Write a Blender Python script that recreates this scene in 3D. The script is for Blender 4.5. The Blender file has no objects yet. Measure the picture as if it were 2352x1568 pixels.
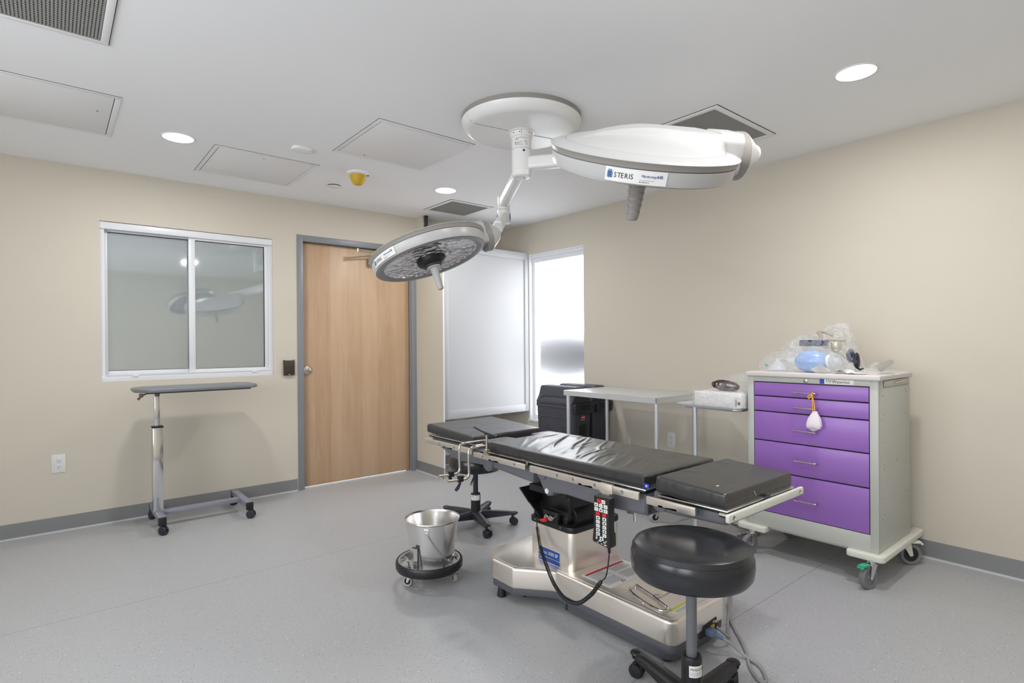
import bpy, bmesh, math, random
from mathutils import Matrix, Vector, noise
random.seed(7)
SC = bpy.context.scene
COL = SC.collection
PI = math.pi
V = Vector

# ------------------------------------------------------------------ materials
def lin(c):
    c = c / 255.0
    return c / 12.92 if c <= 0.04045 else ((c + 0.055) / 1.055) ** 2.4
def rgb(r, g, b): return (lin(r), lin(g), lin(b), 1.0)
def newmat(name):
    m = bpy.data.materials.new(name); m.use_nodes = True
    nt = m.node_tree
    return m, nt, nt.nodes['Principled BSDF']
def mat(name, col, rough=0.5, metal=0.0, var=0.04, scale=9.0, stretch=(1, 1, 1), bump=0.0, bscale=60.0,
        coat=0.0, spec=0.5, rvar=0.06, emit=None, estr=0.0, alpha=1.0, trans=0.0, sheen=0.0):
    """principled surface with a soft noise in colour and gloss and an optional fine bump"""
    m, nt, p = newmat(name)
    L = nt.links.new; N = nt.nodes.new
    tc = N('ShaderNodeTexCoord'); mp = N('ShaderNodeMapping'); mp.inputs['Scale'].default_value = stretch
    L(tc.outputs['Object'], mp.inputs['Vector'])
    nz = N('ShaderNodeTexNoise'); nz.inputs['Scale'].default_value = scale; nz.inputs['Detail'].default_value = 4
    L(mp.outputs['Vector'], nz.inputs['Vector'])
    mx = N('ShaderNodeMix'); mx.data_type = 'RGBA'
    c = rgb(*col)
    mx.inputs[6].default_value = tuple(max(0, v * (1 - var)) for v in c[:3]) + (1,)
    mx.inputs[7].default_value = tuple(min(1, v * (1 + var)) for v in c[:3]) + (1,)
    L(nz.outputs['Fac'], mx.inputs[0]); L(mx.outputs[2], p.inputs['Base Color'])
    mr = N('ShaderNodeMapRange'); mr.inputs['To Min'].default_value = max(0.02, rough - rvar); mr.inputs['To Max'].default_value = min(1, rough + rvar)
    L(nz.outputs['Fac'], mr.inputs['Value']); L(mr.outputs['Result'], p.inputs['Roughness'])
    p.inputs['Metallic'].default_value = metal
    p.inputs['Coat Weight'].default_value = coat; p.inputs['Coat Roughness'].default_value = 0.08
    p.inputs['Specular IOR Level'].default_value = spec
    p.inputs['Alpha'].default_value = alpha
    p.inputs['Transmission Weight'].default_value = trans
    if emit:
        p.inputs['Emission Color'].default_value = rgb(*emit); p.inputs['Emission Strength'].default_value = estr
    if bump:
        n2 = N('ShaderNodeTexNoise'); n2.inputs['Scale'].default_value = bscale; n2.inputs['Detail'].default_value = 3
        L(mp.outputs['Vector'], n2.inputs['Vector'])
        b = N('ShaderNodeBump'); b.inputs['Strength'].default_value = bump; b.inputs['Distance'].default_value = 0.004
        L(n2.outputs['Fac'], b.inputs['Height']); L(b.outputs['Normal'], p.inputs['Normal'])
    return m

M = {}
M['wall'] = mat('wall_paint', (208, 201, 187), 0.62, var=0.012, scale=3, bump=0.06, bscale=220, spec=0.3)
M['ceiling'] = mat('ceiling_paint', (246, 247, 249), 0.8, var=0.01, scale=2, bump=0.05, bscale=160, spec=0.2)
M['white'] = mat('white_gloss_paint', (232, 234, 238), 0.35, var=0.01)
M['shutter_white'] = mat('shutter_paint', (190, 191, 194), 0.45, var=0.01)
M['white_frame'] = mat('white_aluminium', (226, 228, 232), 0.35, var=0.01)
M['ceil_white'] = mat('ceiling_enamel', (238, 238, 239), 0.5, var=0.01)
M['gap'] = mat('dark_gap', (40, 40, 40), 0.8)
M['base'] = mat('grey_vinyl_base', (122, 123, 125), 0.5, var=0.02)
M['base_lip_lit'] = mat('lit_vinyl_lip', (186, 187, 189), 0.4, var=0.02)  # paler copy of the base vinyl, for light caught by the toe
M['doorframe'] = mat('grey_enamel', (134, 137, 142), 0.38, var=0.015)
M['steel'] = mat('brushed_stainless', (232, 231, 229), 0.24, 1.0, var=0.04, scale=30, stretch=(1, 1, .05), rvar=0.06)
M['steel_side'] = mat('brushed_stainless_plate', (244, 236, 227), 0.33, 0.82, var=0.05, scale=4, stretch=(1.5, 1.5, 1.5), rvar=0.05)
M['steel_window_tint'] = mat('stainless_window_tint', (236, 242, 250), 0.24, 0.75, var=0.01, scale=4, rvar=0.01)  # stainless tinted blue-white to stand in for the window it reflects
M['chrome'] = mat('chrome', (222, 222, 224), 0.12, 1.0, var=0.02, rvar=0.03)
M['satin'] = mat('satin_rail', (228, 219, 208), 0.40, 0.85, var=0.04, scale=30)
M['grey_paint_metal'] = mat('grey_lilac_enamel', (150, 152, 165), 0.35, 0.35, var=0.03)
M['shroud'] = mat('grey_shroud', (104, 106, 112), 0.45, var=0.02, bump=0.03, bscale=300)
M['skirt'] = mat('dark_grey_skirt', (86, 88, 95), 0.5, var=0.03)
M['black'] = mat('black_plastic', (30, 30, 33), 0.4, var=0.05)
M['black_soft'] = mat('black_rubber', (26, 26, 27), 0.65, var=0.06)
M['boot'] = mat('black_painted_steel', (20, 20, 22), 0.35, var=0.06)
M['pad'] = mat('black_cover_fabric', (44, 44, 46), 0.33, var=0.05, scale=14, bump=0.04, bscale=90, spec=0.9)
M['vinyl'] = mat('black_upholstery_vinyl', (40, 41, 45), 0.22, var=0.05, bump=0.03, bscale=400)
M['navy'] = mat('dark_navy_plastic', (42, 44, 54), 0.42, var=0.05)
M['bin'] = mat('charcoal_resin', (66, 68, 78), 0.55, var=0.03, bump=0.05, bscale=500)
M['bin_dark'] = mat('dark_charcoal_resin', (44, 45, 52), 0.55, var=0.03)
M['lamp_white'] = mat('lamp_shell_white', (192, 192, 191), 0.3, var=0.004, rvar=0.0)
M['mount_white'] = mat('lamp_mount_white', (234, 234, 233), 0.3, var=0.004, rvar=0.0)  # lighter copy of the lamp white, for light bounced up off the head
M['lamp_grey'] = mat('lamp_band_grey', (150, 146, 141), 0.4, var=0.01)
M['lamp_ring'] = mat('lamp_ring_grey', (150, 150, 152), 0.4, var=0.02)
M['handle_grey'] = mat('lamp_handle_grey', (148, 144, 140), 0.5, var=0.02)
M['handle_pale'] = mat('lamp_handle_pale', (190, 190, 188), 0.5, var=0.02)
M['cart'] = mat('cart_grey_powder', (190, 192, 186), 0.45, var=0.012, bump=0.05, bscale=600)
M['cart_top'] = mat('cart_top_plastic', (218, 212, 210), 0.45, var=0.01)
M['bumper'] = mat('ivory_bumper', (222, 222, 212), 0.5, var=0.01)
M['purple'] = mat('purple_powder', (152, 108, 190), 0.33, var=0.02, bump=0.04, bscale=700)
M['nickel'] = mat('satin_nickel', (214, 205, 195), 0.28, 1.0, var=0.03)
M['table_top_grey'] = mat('grey_laminate', (122, 124, 128), 0.4, var=0.05, scale=60)
M['brown'] = mat('brown_lever', (92, 74, 64), 0.5)
M['reader'] = mat('dark_bronze_plastic', (66, 58, 48), 0.3, var=0.04)
M['outlet'] = mat('outlet_white', (226, 226, 224), 0.4, var=0.01)
M['yellow'] = mat('yellow_cap', (206, 172, 40), 0.5, var=0.05)
M['yellow_cord'] = mat('yellow_cord', (232, 172, 48), 0.7)
M['pouch'] = mat('white_pouch_cloth', (232, 224, 230), 0.8, var=0.03, bump=0.3, bscale=60)
M['paper'] = mat('paper_white', (236, 236, 234), 0.5, var=0.01)
M['ink'] = mat('ink_black', (24, 24, 26), 0.6)
M['ink_grey'] = mat('ink_grey', (120, 120, 122), 0.6)
M['blue_ink'] = mat('ink_blue', (44, 84, 160), 0.4, var=0.02)
M['blue_pale'] = mat('emblem_blue', (112, 146, 200), 0.4, var=0.02)
M['blue_deep'] = mat('emblem_deep_blue', (38, 72, 190), 0.4)
M['blue_word'] = mat('word_blue', (36, 62, 140), 0.5)
M['teal'] = mat('emblem_teal', (60, 140, 140), 0.5)
M['red'] = mat('red_plastic', (214, 40, 36), 0.4)
M['red_ink'] = mat('ink_red', (206, 58, 66), 0.5)
M['yellow_ink'] = mat('ink_yellow', (226, 216, 90), 0.5)
M['green'] = mat('green_pedal', (46, 176, 134), 0.4)
M['wheel_grey'] = mat('grey_tyre', (120, 120, 124), 0.55, var=0.04)
M['wheel_pale'] = mat('pale_tyre', (176, 176, 176), 0.5, var=0.04)
M['key'] = mat('key_white', (226, 226, 222), 0.5)
M['cable'] = mat('grey_cable', (150, 150, 152), 0.45)
M['plug'] = mat('blue_grey_plug', (122, 142, 176), 0.3, trans=0.3)
M['resus'] = mat('blue_silicone', (150, 182, 232), 0.3, var=0.02, coat=0.3)
M['clear_part'] = mat('frosted_clear_plastic', (226, 230, 234), 0.3, alpha=0.5)
M['navy_pad'] = mat('navy_padding', (40, 50, 86), 0.5)
M['tan'] = mat('tan_strap', (172, 156, 142), 0.7)
M['cream'] = mat('cream_metal', (206, 200, 184), 0.35, 0.4)
M['cablegrey'] = mat('dark_cable', (64, 62, 64), 0.45)
M['darkred'] = mat('dark_red_cable', (96, 30, 40), 0.45)
M['gold'] = mat('brass_contacts', (196, 160, 90), 0.4, 0.6)
M['skin_vent'] = mat('grille_grey', (150, 151, 148), 0.5, var=0.02)
M['vent_dark'] = mat('duct_grey', (92, 93, 90), 0.7)

def wood_mat():
    m, nt, p = newmat('maple_veneer'); L = nt.links.new; N = nt.nodes.new
    tc = N('ShaderNodeTexCoord'); sx = N('ShaderNodeSeparateXYZ'); L(tc.outputs['Object'], sx.inputs[0])
    # veneer leaves 0.15 m wide, each its own tone
    dv = N('ShaderNodeMath'); dv.operation = 'DIVIDE'; dv.inputs[1].default_value = 0.152; L(sx.outputs['X'], dv.inputs[0])
    fl = N('ShaderNodeMath'); fl.operation = 'FLOOR'; L(dv.outputs[0], fl.inputs[0])
    wn = N('ShaderNodeTexWhiteNoise'); wn.noise_dimensions = '1D'; L(fl.outputs[0], wn.inputs['W'])
    mp = N('ShaderNodeMapping'); mp.inputs['Scale'].default_value = (9, 9, 1.1); L(tc.outputs['Object'], mp.inputs['Vector'])
    n1 = N('ShaderNodeTexNoise'); n1.inputs['Scale'].default_value = 1.6; n1.inputs['Detail'].default_value = 5; n1.inputs['Distortion'].default_value = 0.8
    L(mp.outputs['Vector'], n1.inputs['Vector'])
    mp2 = N('ShaderNodeMapping'); mp2.inputs['Scale'].default_value = (90, 90, 2.2); L(tc.outputs['Object'], mp2.inputs['Vector'])
    n2 = N('ShaderNodeTexNoise'); n2.inputs['Scale'].default_value = 2.0; n2.inputs['Detail'].default_value = 3; L(mp2.outputs['Vector'], n2.inputs['Vector'])
    a = N('ShaderNodeMath'); a.operation = 'MULTIPLY_ADD'; a.inputs[1].default_value = 0.55; L(n1.outputs['Fac'], a.inputs[0])
    b = N('ShaderNodeMath'); b.operation = 'MULTIPLY'; b.inputs[1].default_value = 0.30; L(wn.outputs['Value'], b.inputs[0]); L(b.outputs[0], a.inputs[2])
    c = N('ShaderNodeMath'); c.operation = 'MULTIPLY_ADD'; c.inputs[1].default_value = 0.22; L(n2.outputs['Fac'], c.inputs[0]); L(a.outputs[0], c.inputs[2])
    cr = N('ShaderNodeValToRGB'); L(c.outputs[0], cr.inputs[0])
    e = cr.color_ramp.elements; e[0].position = 0.22; e[0].color = rgb(182, 146, 114); e[1].position = 0.82; e[1].color = rgb(208, 180, 150)
    L(cr.outputs[0], p.inputs['Base Color']); p.inputs['Roughness'].default_value = 0.42
    return m
M['wood'] = wood_mat()

def floor_mat():
    m, nt, p = newmat('speckled_sheet_vinyl'); L = nt.links.new; N = nt.nodes.new
    tc = N('ShaderNodeTexCoord')
    def fleck(scale, thr, keep):
        v = N('ShaderNodeTexVoronoi'); v.inputs['Scale'].default_value = scale; L(tc.outputs['Object'], v.inputs['Vector'])
        lt = N('ShaderNodeMath'); lt.operation = 'LESS_THAN'; lt.inputs[1].default_value = thr; L(v.outputs['Distance'], lt.inputs[0])
        sp = N('ShaderNodeSeparateColor'); L(v.outputs['Color'], sp.inputs[0])
        k = N('ShaderNodeMath'); k.operation = 'LESS_THAN'; k.inputs[1].default_value = keep; L(sp.outputs['Red'], k.inputs[0])
        mu = N('ShaderNodeMath'); mu.operation = 'MULTIPLY'; L(lt.outputs[0], mu.inputs[0]); L(k.outputs[0], mu.inputs[1])
        return mu.outputs[0]
    def mix(a, col, fac):
        x = N('ShaderNodeMix'); x.data_type = 'RGBA'; L(a, x.inputs[6]); x.inputs[7].default_value = col; L(fac, x.inputs[0]); return x.outputs[2]
    nz = N('ShaderNodeTexNoise'); nz.inputs['Scale'].default_value = 130; nz.inputs['Detail'].default_value = 2; L(tc.outputs['Object'], nz.inputs['Vector'])
    b = N('ShaderNodeMix'); b.data_type = 'RGBA'; b.inputs[6].default_value = rgb(163, 164, 166); b.inputs[7].default_value = rgb(183, 184, 186); L(nz.outputs['Fac'], b.inputs[0])
    o = b.outputs[2]
    o = mix(o, rgb(206, 206, 206), fleck(95, 0.17, 0.5))
    o = mix(o, rgb(112, 112, 114), fleck(80, 0.16, 0.4))
    o = mix(o, rgb(224, 224, 224), fleck(36, 0.085, 0.35))
    sx = N('ShaderNodeSeparateXYZ'); L(tc.outputs['Object'], sx.inputs[0])
    for y0 in (1.322, 3.326):
        s = N('ShaderNodeMath'); s.operation = 'SUBTRACT'; s.inputs[1].default_value = y0; L(sx.outputs['Y'], s.inputs[0])
        ab = N('ShaderNodeMath'); ab.operation = 'ABSOLUTE'; L(s.outputs[0], ab.inputs[0])
        lt = N('ShaderNodeMath'); lt.operation = 'LESS_THAN'; lt.inputs[1].default_value = 0.0014; L(ab.outputs[0], lt.inputs[0])
        o = mix(o, rgb(120, 120, 122), lt.outputs[0])
    L(o, p.inputs['Base Color']); p.inputs['Roughness'].default_value = 0.42; p.inputs['Specular IOR Level'].default_value = 0.4
    bp = N('ShaderNodeBump'); bp.inputs['Strength'].default_value = 0.12; bp.inputs['Distance'].default_value = 0.002
    n3 = N('ShaderNodeTexNoise'); n3.inputs['Scale'].default_value = 260; L(tc.outputs['Object'], n3.inputs['Vector'])
    L(n3.outputs['Fac'], bp.inputs['Height']); L(bp.outputs['Normal'], p.inputs['Normal'])
    return m
M['floor'] = floor_mat()

def film_mat():
    """mirror-like grey privacy film on the interior window: part grey, part reflection of the room"""
    m, nt, p = newmat('grey_reflective_film'); L = nt.links.new; N = nt.nodes.new
    out = nt.nodes['Material Output']
    tc = N('ShaderNodeTexCoord'); nz = N('ShaderNodeTexNoise'); nz.inputs['Scale'].default_value = 1.3; L(tc.outputs['Object'], nz.inputs['Vector'])
    p.inputs['Base Color'].default_value = rgb(150, 160, 161); p.inputs['Roughness'].default_value = 0.5
    g = N('ShaderNodeBsdfGlossy'); g.inputs['Color'].default_value = (0.86, 0.9, 0.92, 1); g.inputs['Roughness'].default_value = 0.035
    bp = N('ShaderNodeBump'); bp.inputs['Strength'].default_value = 0.05; bp.inputs['Distance'].default_value = 0.01
    L(nz.outputs['Fac'], bp.inputs['Height']); L(bp.outputs['Normal'], g.inputs['Normal'])
    mx = N('ShaderNodeMixShader'); mx.inputs[0].default_value = 0.42
    L(p.outputs[0], mx.inputs[1]); L(g.outputs[0], mx.inputs[2]); L(mx.outputs[0], out.inputs[0])
    return m
M['film'] = film_mat()

def frost_mat():
    m, nt, p = newmat('frosted_glass'); L = nt.links.new; N = nt.nodes.new
    p.inputs['Base Color'].default_value = (1, 1, 1, 1); p.inputs['Transmission Weight'].default_value = 1.0
    p.inputs['Roughness'].default_value = 0.42; p.inputs['IOR'].default_value = 1.3
    tc = N('ShaderNodeTexCoord'); n = N('ShaderNodeTexNoise'); n.inputs['Scale'].default_value = 140; L(tc.outputs['Object'], n.inputs['Vector'])
    b = N('ShaderNodeBump'); b.inputs['Strength'].default_value = 0.25; b.inputs['Distance'].default_value = 0.004
    L(n.outputs['Fac'], b.inputs['Height']); L(b.outputs['Normal'], p.inputs['Normal'])
    return m
M['frost'] = frost_mat()

def film_clear(name, tint, fac, rough=0.12, bscale=34, bstr=1.0):
    """thin clear plastic: mostly see-through, milky body, crinkled gloss"""
    m, nt, p = newmat(name); L = nt.links.new; N = nt.nodes.new; out = nt.nodes['Material Output']
    tc = N('ShaderNodeTexCoord'); n = N('ShaderNodeTexNoise'); n.inputs['Scale'].default_value = bscale; n.inputs['Detail'].default_value = 3; n.inputs['Distortion'].default_value = 1.2
    L(tc.outputs['Object'], n.inputs['Vector'])
    b = N('ShaderNodeBump'); b.inputs['Strength'].default_value = bstr; b.inputs['Distance'].default_value = 0.02
    L(n.outputs['Fac'], b.inputs['Height']); L(b.outputs['Normal'], p.inputs['Normal'])
    p.inputs['Base Color'].default_value = rgb(*tint); p.inputs['Roughness'].default_value = rough
    t = N('ShaderNodeBsdfTransparent'); mx = N('ShaderNodeMixShader')
    mr = N('ShaderNodeMapRange'); mr.inputs['From Min'].default_value = 0.35; mr.inputs['From Max'].default_value = 0.65
    mr.inputs['To Min'].default_value = fac * 0.6; mr.inputs['To Max'].default_value = min(1, fac * 1.4)
    L(n.outputs['Fac'], mr.inputs['Value']); L(mr.outputs['Result'], mx.inputs[0])
    L(t.outputs[0], mx.inputs[1]); L(p.outputs[0], mx.inputs[2]); L(mx.outputs[0], out.inputs[0])
    return m
M['bag'] = film_clear('clear_plastic_film', (240, 244, 248), 0.15, 0.08)
M['bag_milky'] = film_clear('milky_plastic_film', (240, 242, 246), 0.23, 0.08)

def lens_mat():
    """faceted clear lens over silver reflectors"""
    m, nt, p = newmat('faceted_lens'); L = nt.links.new; N = nt.nodes.new
    p.inputs['Metallic'].default_value = 0.8; p.inputs['Roughness'].default_value = 0.14
    tc = N('ShaderNodeTexCoord'); mp = N('ShaderNodeMapping'); mp.inputs['Scale'].default_value = (1, 1, 1); L(tc.outputs['Object'], mp.inputs['Vector'])
    v = N('ShaderNodeTexVoronoi'); v.inputs['Scale'].default_value = 34; L(mp.outputs['Vector'], v.inputs['Vector'])
    cr = N('ShaderNodeValToRGB'); cr.color_ramp.elements[0].color = rgb(255, 255, 255); cr.color_ramp.elements[1].color = rgb(215, 215, 222); cr.color_ramp.elements[1].position = 0.75
    L(v.outputs['Distance'], cr.inputs[0]); L(cr.outputs[0], p.inputs['Base Color'])
    b = N('ShaderNodeBump'); b.inputs['Strength'].default_value = 1.0; b.inputs['Distance'].default_value = 0.05; L(v.outputs['Distance'], b.inputs['Height']); L(b.outputs['Normal'], p.inputs['Normal'])
    p.inputs['Coat Weight'].default_value = 0.6
    return m
M['lens'] = lens_mat()
def emitter(name, col, s):
    m, nt, p = newmat(name); p.inputs['Emission Color'].default_value = rgb(*col); p.inputs['Emission Strength'].default_value = s
    p.inputs['Base Color'].default_value = (1, 1, 1, 1); return m
M['glow'] = emitter('lamp_glow', (255, 252, 246), 9.0)

# ------------------------------------------------------------------ mesh builder
def roundpoly(pts, r, seg=5):
    """2-D polygon with rounded corners; r may be a list"""
    out = []; n = len(pts)
    for i in range(n):
        rr = r[i] if isinstance(r, (list, tuple)) else r
        p = V(pts[i]); a = V(pts[i - 1]) - p; b = V(pts[(i + 1) % n]) - p
        if rr <= 0: out.append(tuple(p)); continue
        la, lb = a.length, b.length; a.normalize(); b.normalize()
        ang = math.acos(max(-1, min(1, a.dot(b))))
        d = min(rr / max(1e-6, math.tan(ang / 2)), la * 0.49, lb * 0.49); rr2 = d * math.tan(ang / 2)
        c = p + (a + b).normalized() * (rr2 / math.sin(ang / 2))
        s = p + a * d - c; e = p + b * d - c
        a0 = math.atan2(s.y, s.x); a1 = math.atan2(e.y, e.x); da = (a1 - a0 + PI) % (2 * PI) - PI
        for k in range(seg + 1):
            t = a0 + da * k / seg; out.append((c.x + rr2 * math.cos(t), c.y + rr2 * math.sin(t)))
    return out
def spline(pts, res=6, closed=False):
    P = [V(p) for p in pts]; n = len(P); out = []
    rng = range(n if closed else n - 1)
    for i in rng:
        p1, p2 = P[i], P[(i + 1) % n]
        p0 = P[i - 1] if (closed or i > 0) else p1 * 2 - p2
        p3 = P[(i + 2) % n] if (closed or i < n - 2) else p2 * 2 - p1
        for k in range(res):
            t = k / res
            out.append(0.5 * ((2 * p1) + (p2 - p0) * t + (2 * p0 - 5 * p1 + 4 * p2 - p3) * t * t + (3 * p1 - p0 - 3 * p2 + p3) * t ** 3))
    if not closed: out.append(P[-1])
    return out
def bend(pts, r, seg=5):
    """3-D polyline with filleted corners"""
    P = [V(p) for p in pts]; out = [P[0]]
    for i in range(1, len(P) - 1):
        p = P[i]; a = P[i - 1] - p; b = P[i + 1] - p; d = min(r, a.length * .49, b.length * .49)
        s = p + a.normalized() * d; e = p + b.normalized() * d
        for k in range(seg + 1):
            t = k / seg; out.append((1 - t) ** 2 * s + 2 * t * (1 - t) * p + t * t * e)
    out.append(P[-1]); return out
def frame_m(o, x, z):
    """matrix at o with local x along x and local z along z"""
    z = V(z).normalized(); x = V(x); x = (x - z * x.dot(z)).normalized(); y = z.cross(x)
    return Matrix(((x.x, y.x, z.x, o[0]), (x.y, y.y, z.y, o[1]), (x.z, y.z, z.z, o[2]), (0, 0, 0, 1)))

class MB:
    def __init__(s, m=None): s.bm = bmesh.new(); s.mats = []; s.cur = 0; s.X = Matrix(); s.m(m) if m else None
    def m(s, m):
        m = M[m] if isinstance(m, str) else m
        if m not in s.mats: s.mats.append(m)
        s.cur = s.mats.index(m); return s
    def add(s, tb, T=None):
        for f in tb.faces: f.material_index = s.cur
        Q = s.X @ T if T is not None else s.X
        tb.transform(Q)
        me = bpy.data.meshes.new('t'); tb.to_mesh(me); tb.free(); s.bm.from_mesh(me); bpy.data.meshes.remove(me); return s
    def box(s, lo, hi, b=0.0, seg=2, T=None):
        tb = bmesh.new(); bmesh.ops.create_cube(tb, size=1)
        lo, hi = V(lo), V(hi); c = (lo + hi) / 2; d = hi - lo
        for v in tb.verts: v.co = V((v.co.x * d.x + c.x, v.co.y * d.y + c.y, v.co.z * d.z + c.z))
        if b > 0: bmesh.ops.bevel(tb, geom=list(tb.edges), offset=min(b, min(abs(x) for x in d) * .49), segments=seg, profile=.5, affect='EDGES')
        return s.add(tb, T)
    def lathe(s, prof, n=32, T=None, caps=True, arc=2 * PI, a0=0):
        tb = bmesh.new(); rings = []; full = abs(arc - 2 * PI) < 1e-6; cnt = n if full else n + 1
        for r, h in prof:
            if r < 1e-6: rings.append([tb.verts.new((0, 0, h))])
            else: rings.append([tb.verts.new((r * math.cos(a0 + arc * i / n), r * math.sin(a0 + arc * i / n), h)) for i in range(cnt)])
        for a, b in zip(rings[:-1], rings[1:]):
            for i in range(n):
                j = (i + 1) % cnt
                if len(a) == 1 and len(b) == 1: continue
                if len(a) == 1: tb.faces.new((a[0], b[j], b[i]))
                elif len(b) == 1: tb.faces.new((a[i], a[j], b[0]))
                else: tb.faces.new((a[i], a[j], b[j], b[i]))
        if caps and full:
            for R in (rings[0], rings[-1]):
                if len(R) > 2: tb.faces.new(R)
        bmesh.ops.recalc_face_normals(tb, faces=tb.faces)
        return s.add(tb, T)
    def cyl(s, p0, p1, r, r2=None, n=20, b=0.0):
        p0, p1 = V(p0), V(p1); d = p1 - p0; L = d.length; r2 = r if r2 is None else r2
        x = V((1, 0, 0)) if abs(d.normalized().x) < .9 else V((0, 1, 0))
        pr = [(r, 0), (r2, L)] if b <= 0 else [(max(0, r - b), 0), (r - b * .3, b * .3), (r, b), (r2, L - b), (r2 - b * .3, L - b * .3), (max(0, r2 - b), L)]
        return s.lathe(pr, n, frame_m(p0, x, d))
    def prism(s, poly, z0, z1, b=0.0, seg=2, plane='xy', T=None):
        tb = bmesh.new()
        def at(u, v, w): return {'xy': (u, v, w), 'yz': (w, u, v), 'xz': (u, w, v)}[plane]
        a = [tb.verts.new(at(u, v, z0)) for u, v in poly]; c = [tb.verts.new(at(u, v, z1)) for u, v in poly]
        n = len(poly)
        f0 = tb.faces.new(a); f1 = tb.faces.new(c)
        for i in range(n): tb.faces.new((a[i], a[(i + 1) % n], c[(i + 1) % n], c[i]))
        bmesh.ops.recalc_face_normals(tb, faces=tb.faces)
        if b > 0: bmesh.ops.bevel(tb, geom=list(f0.edges) + list(f1.edges), offset=b, segments=seg, profile=.5, affect='EDGES')
        return s.add(tb, T)
    def tube(s, pts, r, n=10, closed=False, T=None):
        P = [V(p) for p in pts]; N = len(P); tb = bmesh.new(); rings = []
        up = None
        for i in range(N):
            a = P[i - 1] if (i > 0 or closed) else P[i]; c = P[(i + 1) % N] if (i < N - 1 or closed) else P[i]
            t = (c - a)
            if t.length < 1e-9: t = V((0, 0, 1))
            t.normalize()
            if up is None: up = V((0, 0, 1)) if abs(t.z) < .9 else V((1, 0, 0))
            up = (up - t * up.dot(t)).normalized(); sd = t.cross(up)
            rr = r[i] if isinstance(r, (list, tuple)) else r
            rings.append([tb.verts.new(P[i] + (up * math.cos(2 * PI * k / n) + sd * math.sin(2 * PI * k / n)) * rr) for k in range(n)])
        for i in range(N if closed else N - 1):
            a, c = rings[i], rings[(i + 1) % N]
            for k in range(n): tb.faces.new((a[k], a[(k + 1) % n], c[(k + 1) % n], c[k]))
        if not closed:
            tb.faces.new(rings[0]); tb.faces.new(rings[-1])
        bmesh.ops.recalc_face_normals(tb, faces=tb.faces)
        return s.add(tb, T)
    def ball(s, c, r, n=24, T=None, fn=None):
        r = r if isinstance(r, (list, tuple)) else (r, r, r)
        tb = bmesh.new(); bmesh.ops.create_uvsphere(tb, u_segments=n, v_segments=max(8, n * 2 // 3), radius=1)
        for v in tb.verts:
            k = fn(v.co) if fn else 1
            v.co = V((v.co.x * r[0] * k + c[0], v.co.y * r[1] * k + c[1], v.co.z * r[2] * k + c[2]))
        return s.add(tb, T)
    def grid(s, fn, nu, nv, closeu=False, T=None):
        tb = bmesh.new(); g = [[tb.verts.new(fn(i / nu, j / nv)) for j in range(nv + 1)] for i in range(nu if closeu else nu + 1)]
        for i in range(nu):
            for j in range(nv):
                a = g[i]; c = g[(i + 1) % len(g)]
                tb.faces.new((a[j], c[j], c[j + 1], a[j + 1]))
        bmesh.ops.recalc_face_normals(tb, faces=tb.faces)
        return s.add(tb, T)
    def text(s, body, size, T, depth=0.0006, ax='LEFT', sx=1.0):
        cu = bpy.data.curves.new('t', 'FONT'); cu.body = body; cu.size = size; cu.extrude = depth; cu.align_x = ax; cu.resolution_u = 3
        ob = bpy.data.objects.new('t', cu); COL.objects.link(ob); bpy.context.view_layer.update()
        me = bpy.data.meshes.new_from_object(ob.evaluated_get(bpy.context.evaluated_depsgraph_get()))
        tb = bmesh.new(); tb.from_mesh(me); bpy.data.objects.remove(ob); bpy.data.curves.remove(cu); bpy.data.meshes.remove(me)
        if sx != 1:
            for v in tb.verts: v.co.x *= sx
        return s.add(tb, T)
    def build(s, name, parent=None, org=None, sharp=38):
        me = bpy.data.meshes.new(name); root = parent
        while root is not None and root.parent is not None: root = root.parent
        off = V(root.location) if root is not None else V(org or (0, 0, 0))
        bmesh.ops.transform(s.bm, matrix=Matrix.Translation(-off), verts=s.bm.verts)
        s.bm.to_mesh(me); s.bm.free()
        for m in s.mats: me.materials.append(m)
        for p in me.polygons: p.use_smooth = True
        me.set_sharp_from_angle(angle=math.radians(sharp))
        o = bpy.data.objects.new(name, me); COL.objects.link(o)
        if parent is not None: o.parent = parent
        else: o.location = off
        return o
def tag(o, label, cat, group=None, kind=None):
    o['label'] = label; o['category'] = cat
    if group: o['group'] = group
    if kind: o['kind'] = kind
    return o
def thing(name, label, cat, loc, group=None):
    o = bpy.data.objects.new(name, None); COL.objects.link(o); o.location = loc; o.empty_display_size = .1
    return tag(o, label, cat, group)
def struct(o): o['kind'] = 'structure'; return o
def plab(o, s): o['label'] = s; return o
# ------------------------------------------------------------------ room
YW, XW, HC = 4.943, 3.951, 2.54        # door wall, window wall, ceiling height
XL, YB = -1.9, -1.5                    # the two walls behind the camera
def S(o, label, cat): return struct(tag(o, label, cat))
b = MB('floor'); b.box((XL - .12, YB - .12, -.08), (XW + .12, YW + .12, 0)); S(b.build('floor'), 'grey speckled sheet vinyl floor with thin seams', 'floor')
b = MB('ceiling'); b.box((XL - .12, YB - .12, HC), (XW + .12, YW + .12, HC + .1)); S(b.build('ceiling'), 'flat white painted ceiling', 'ceiling')
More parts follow.
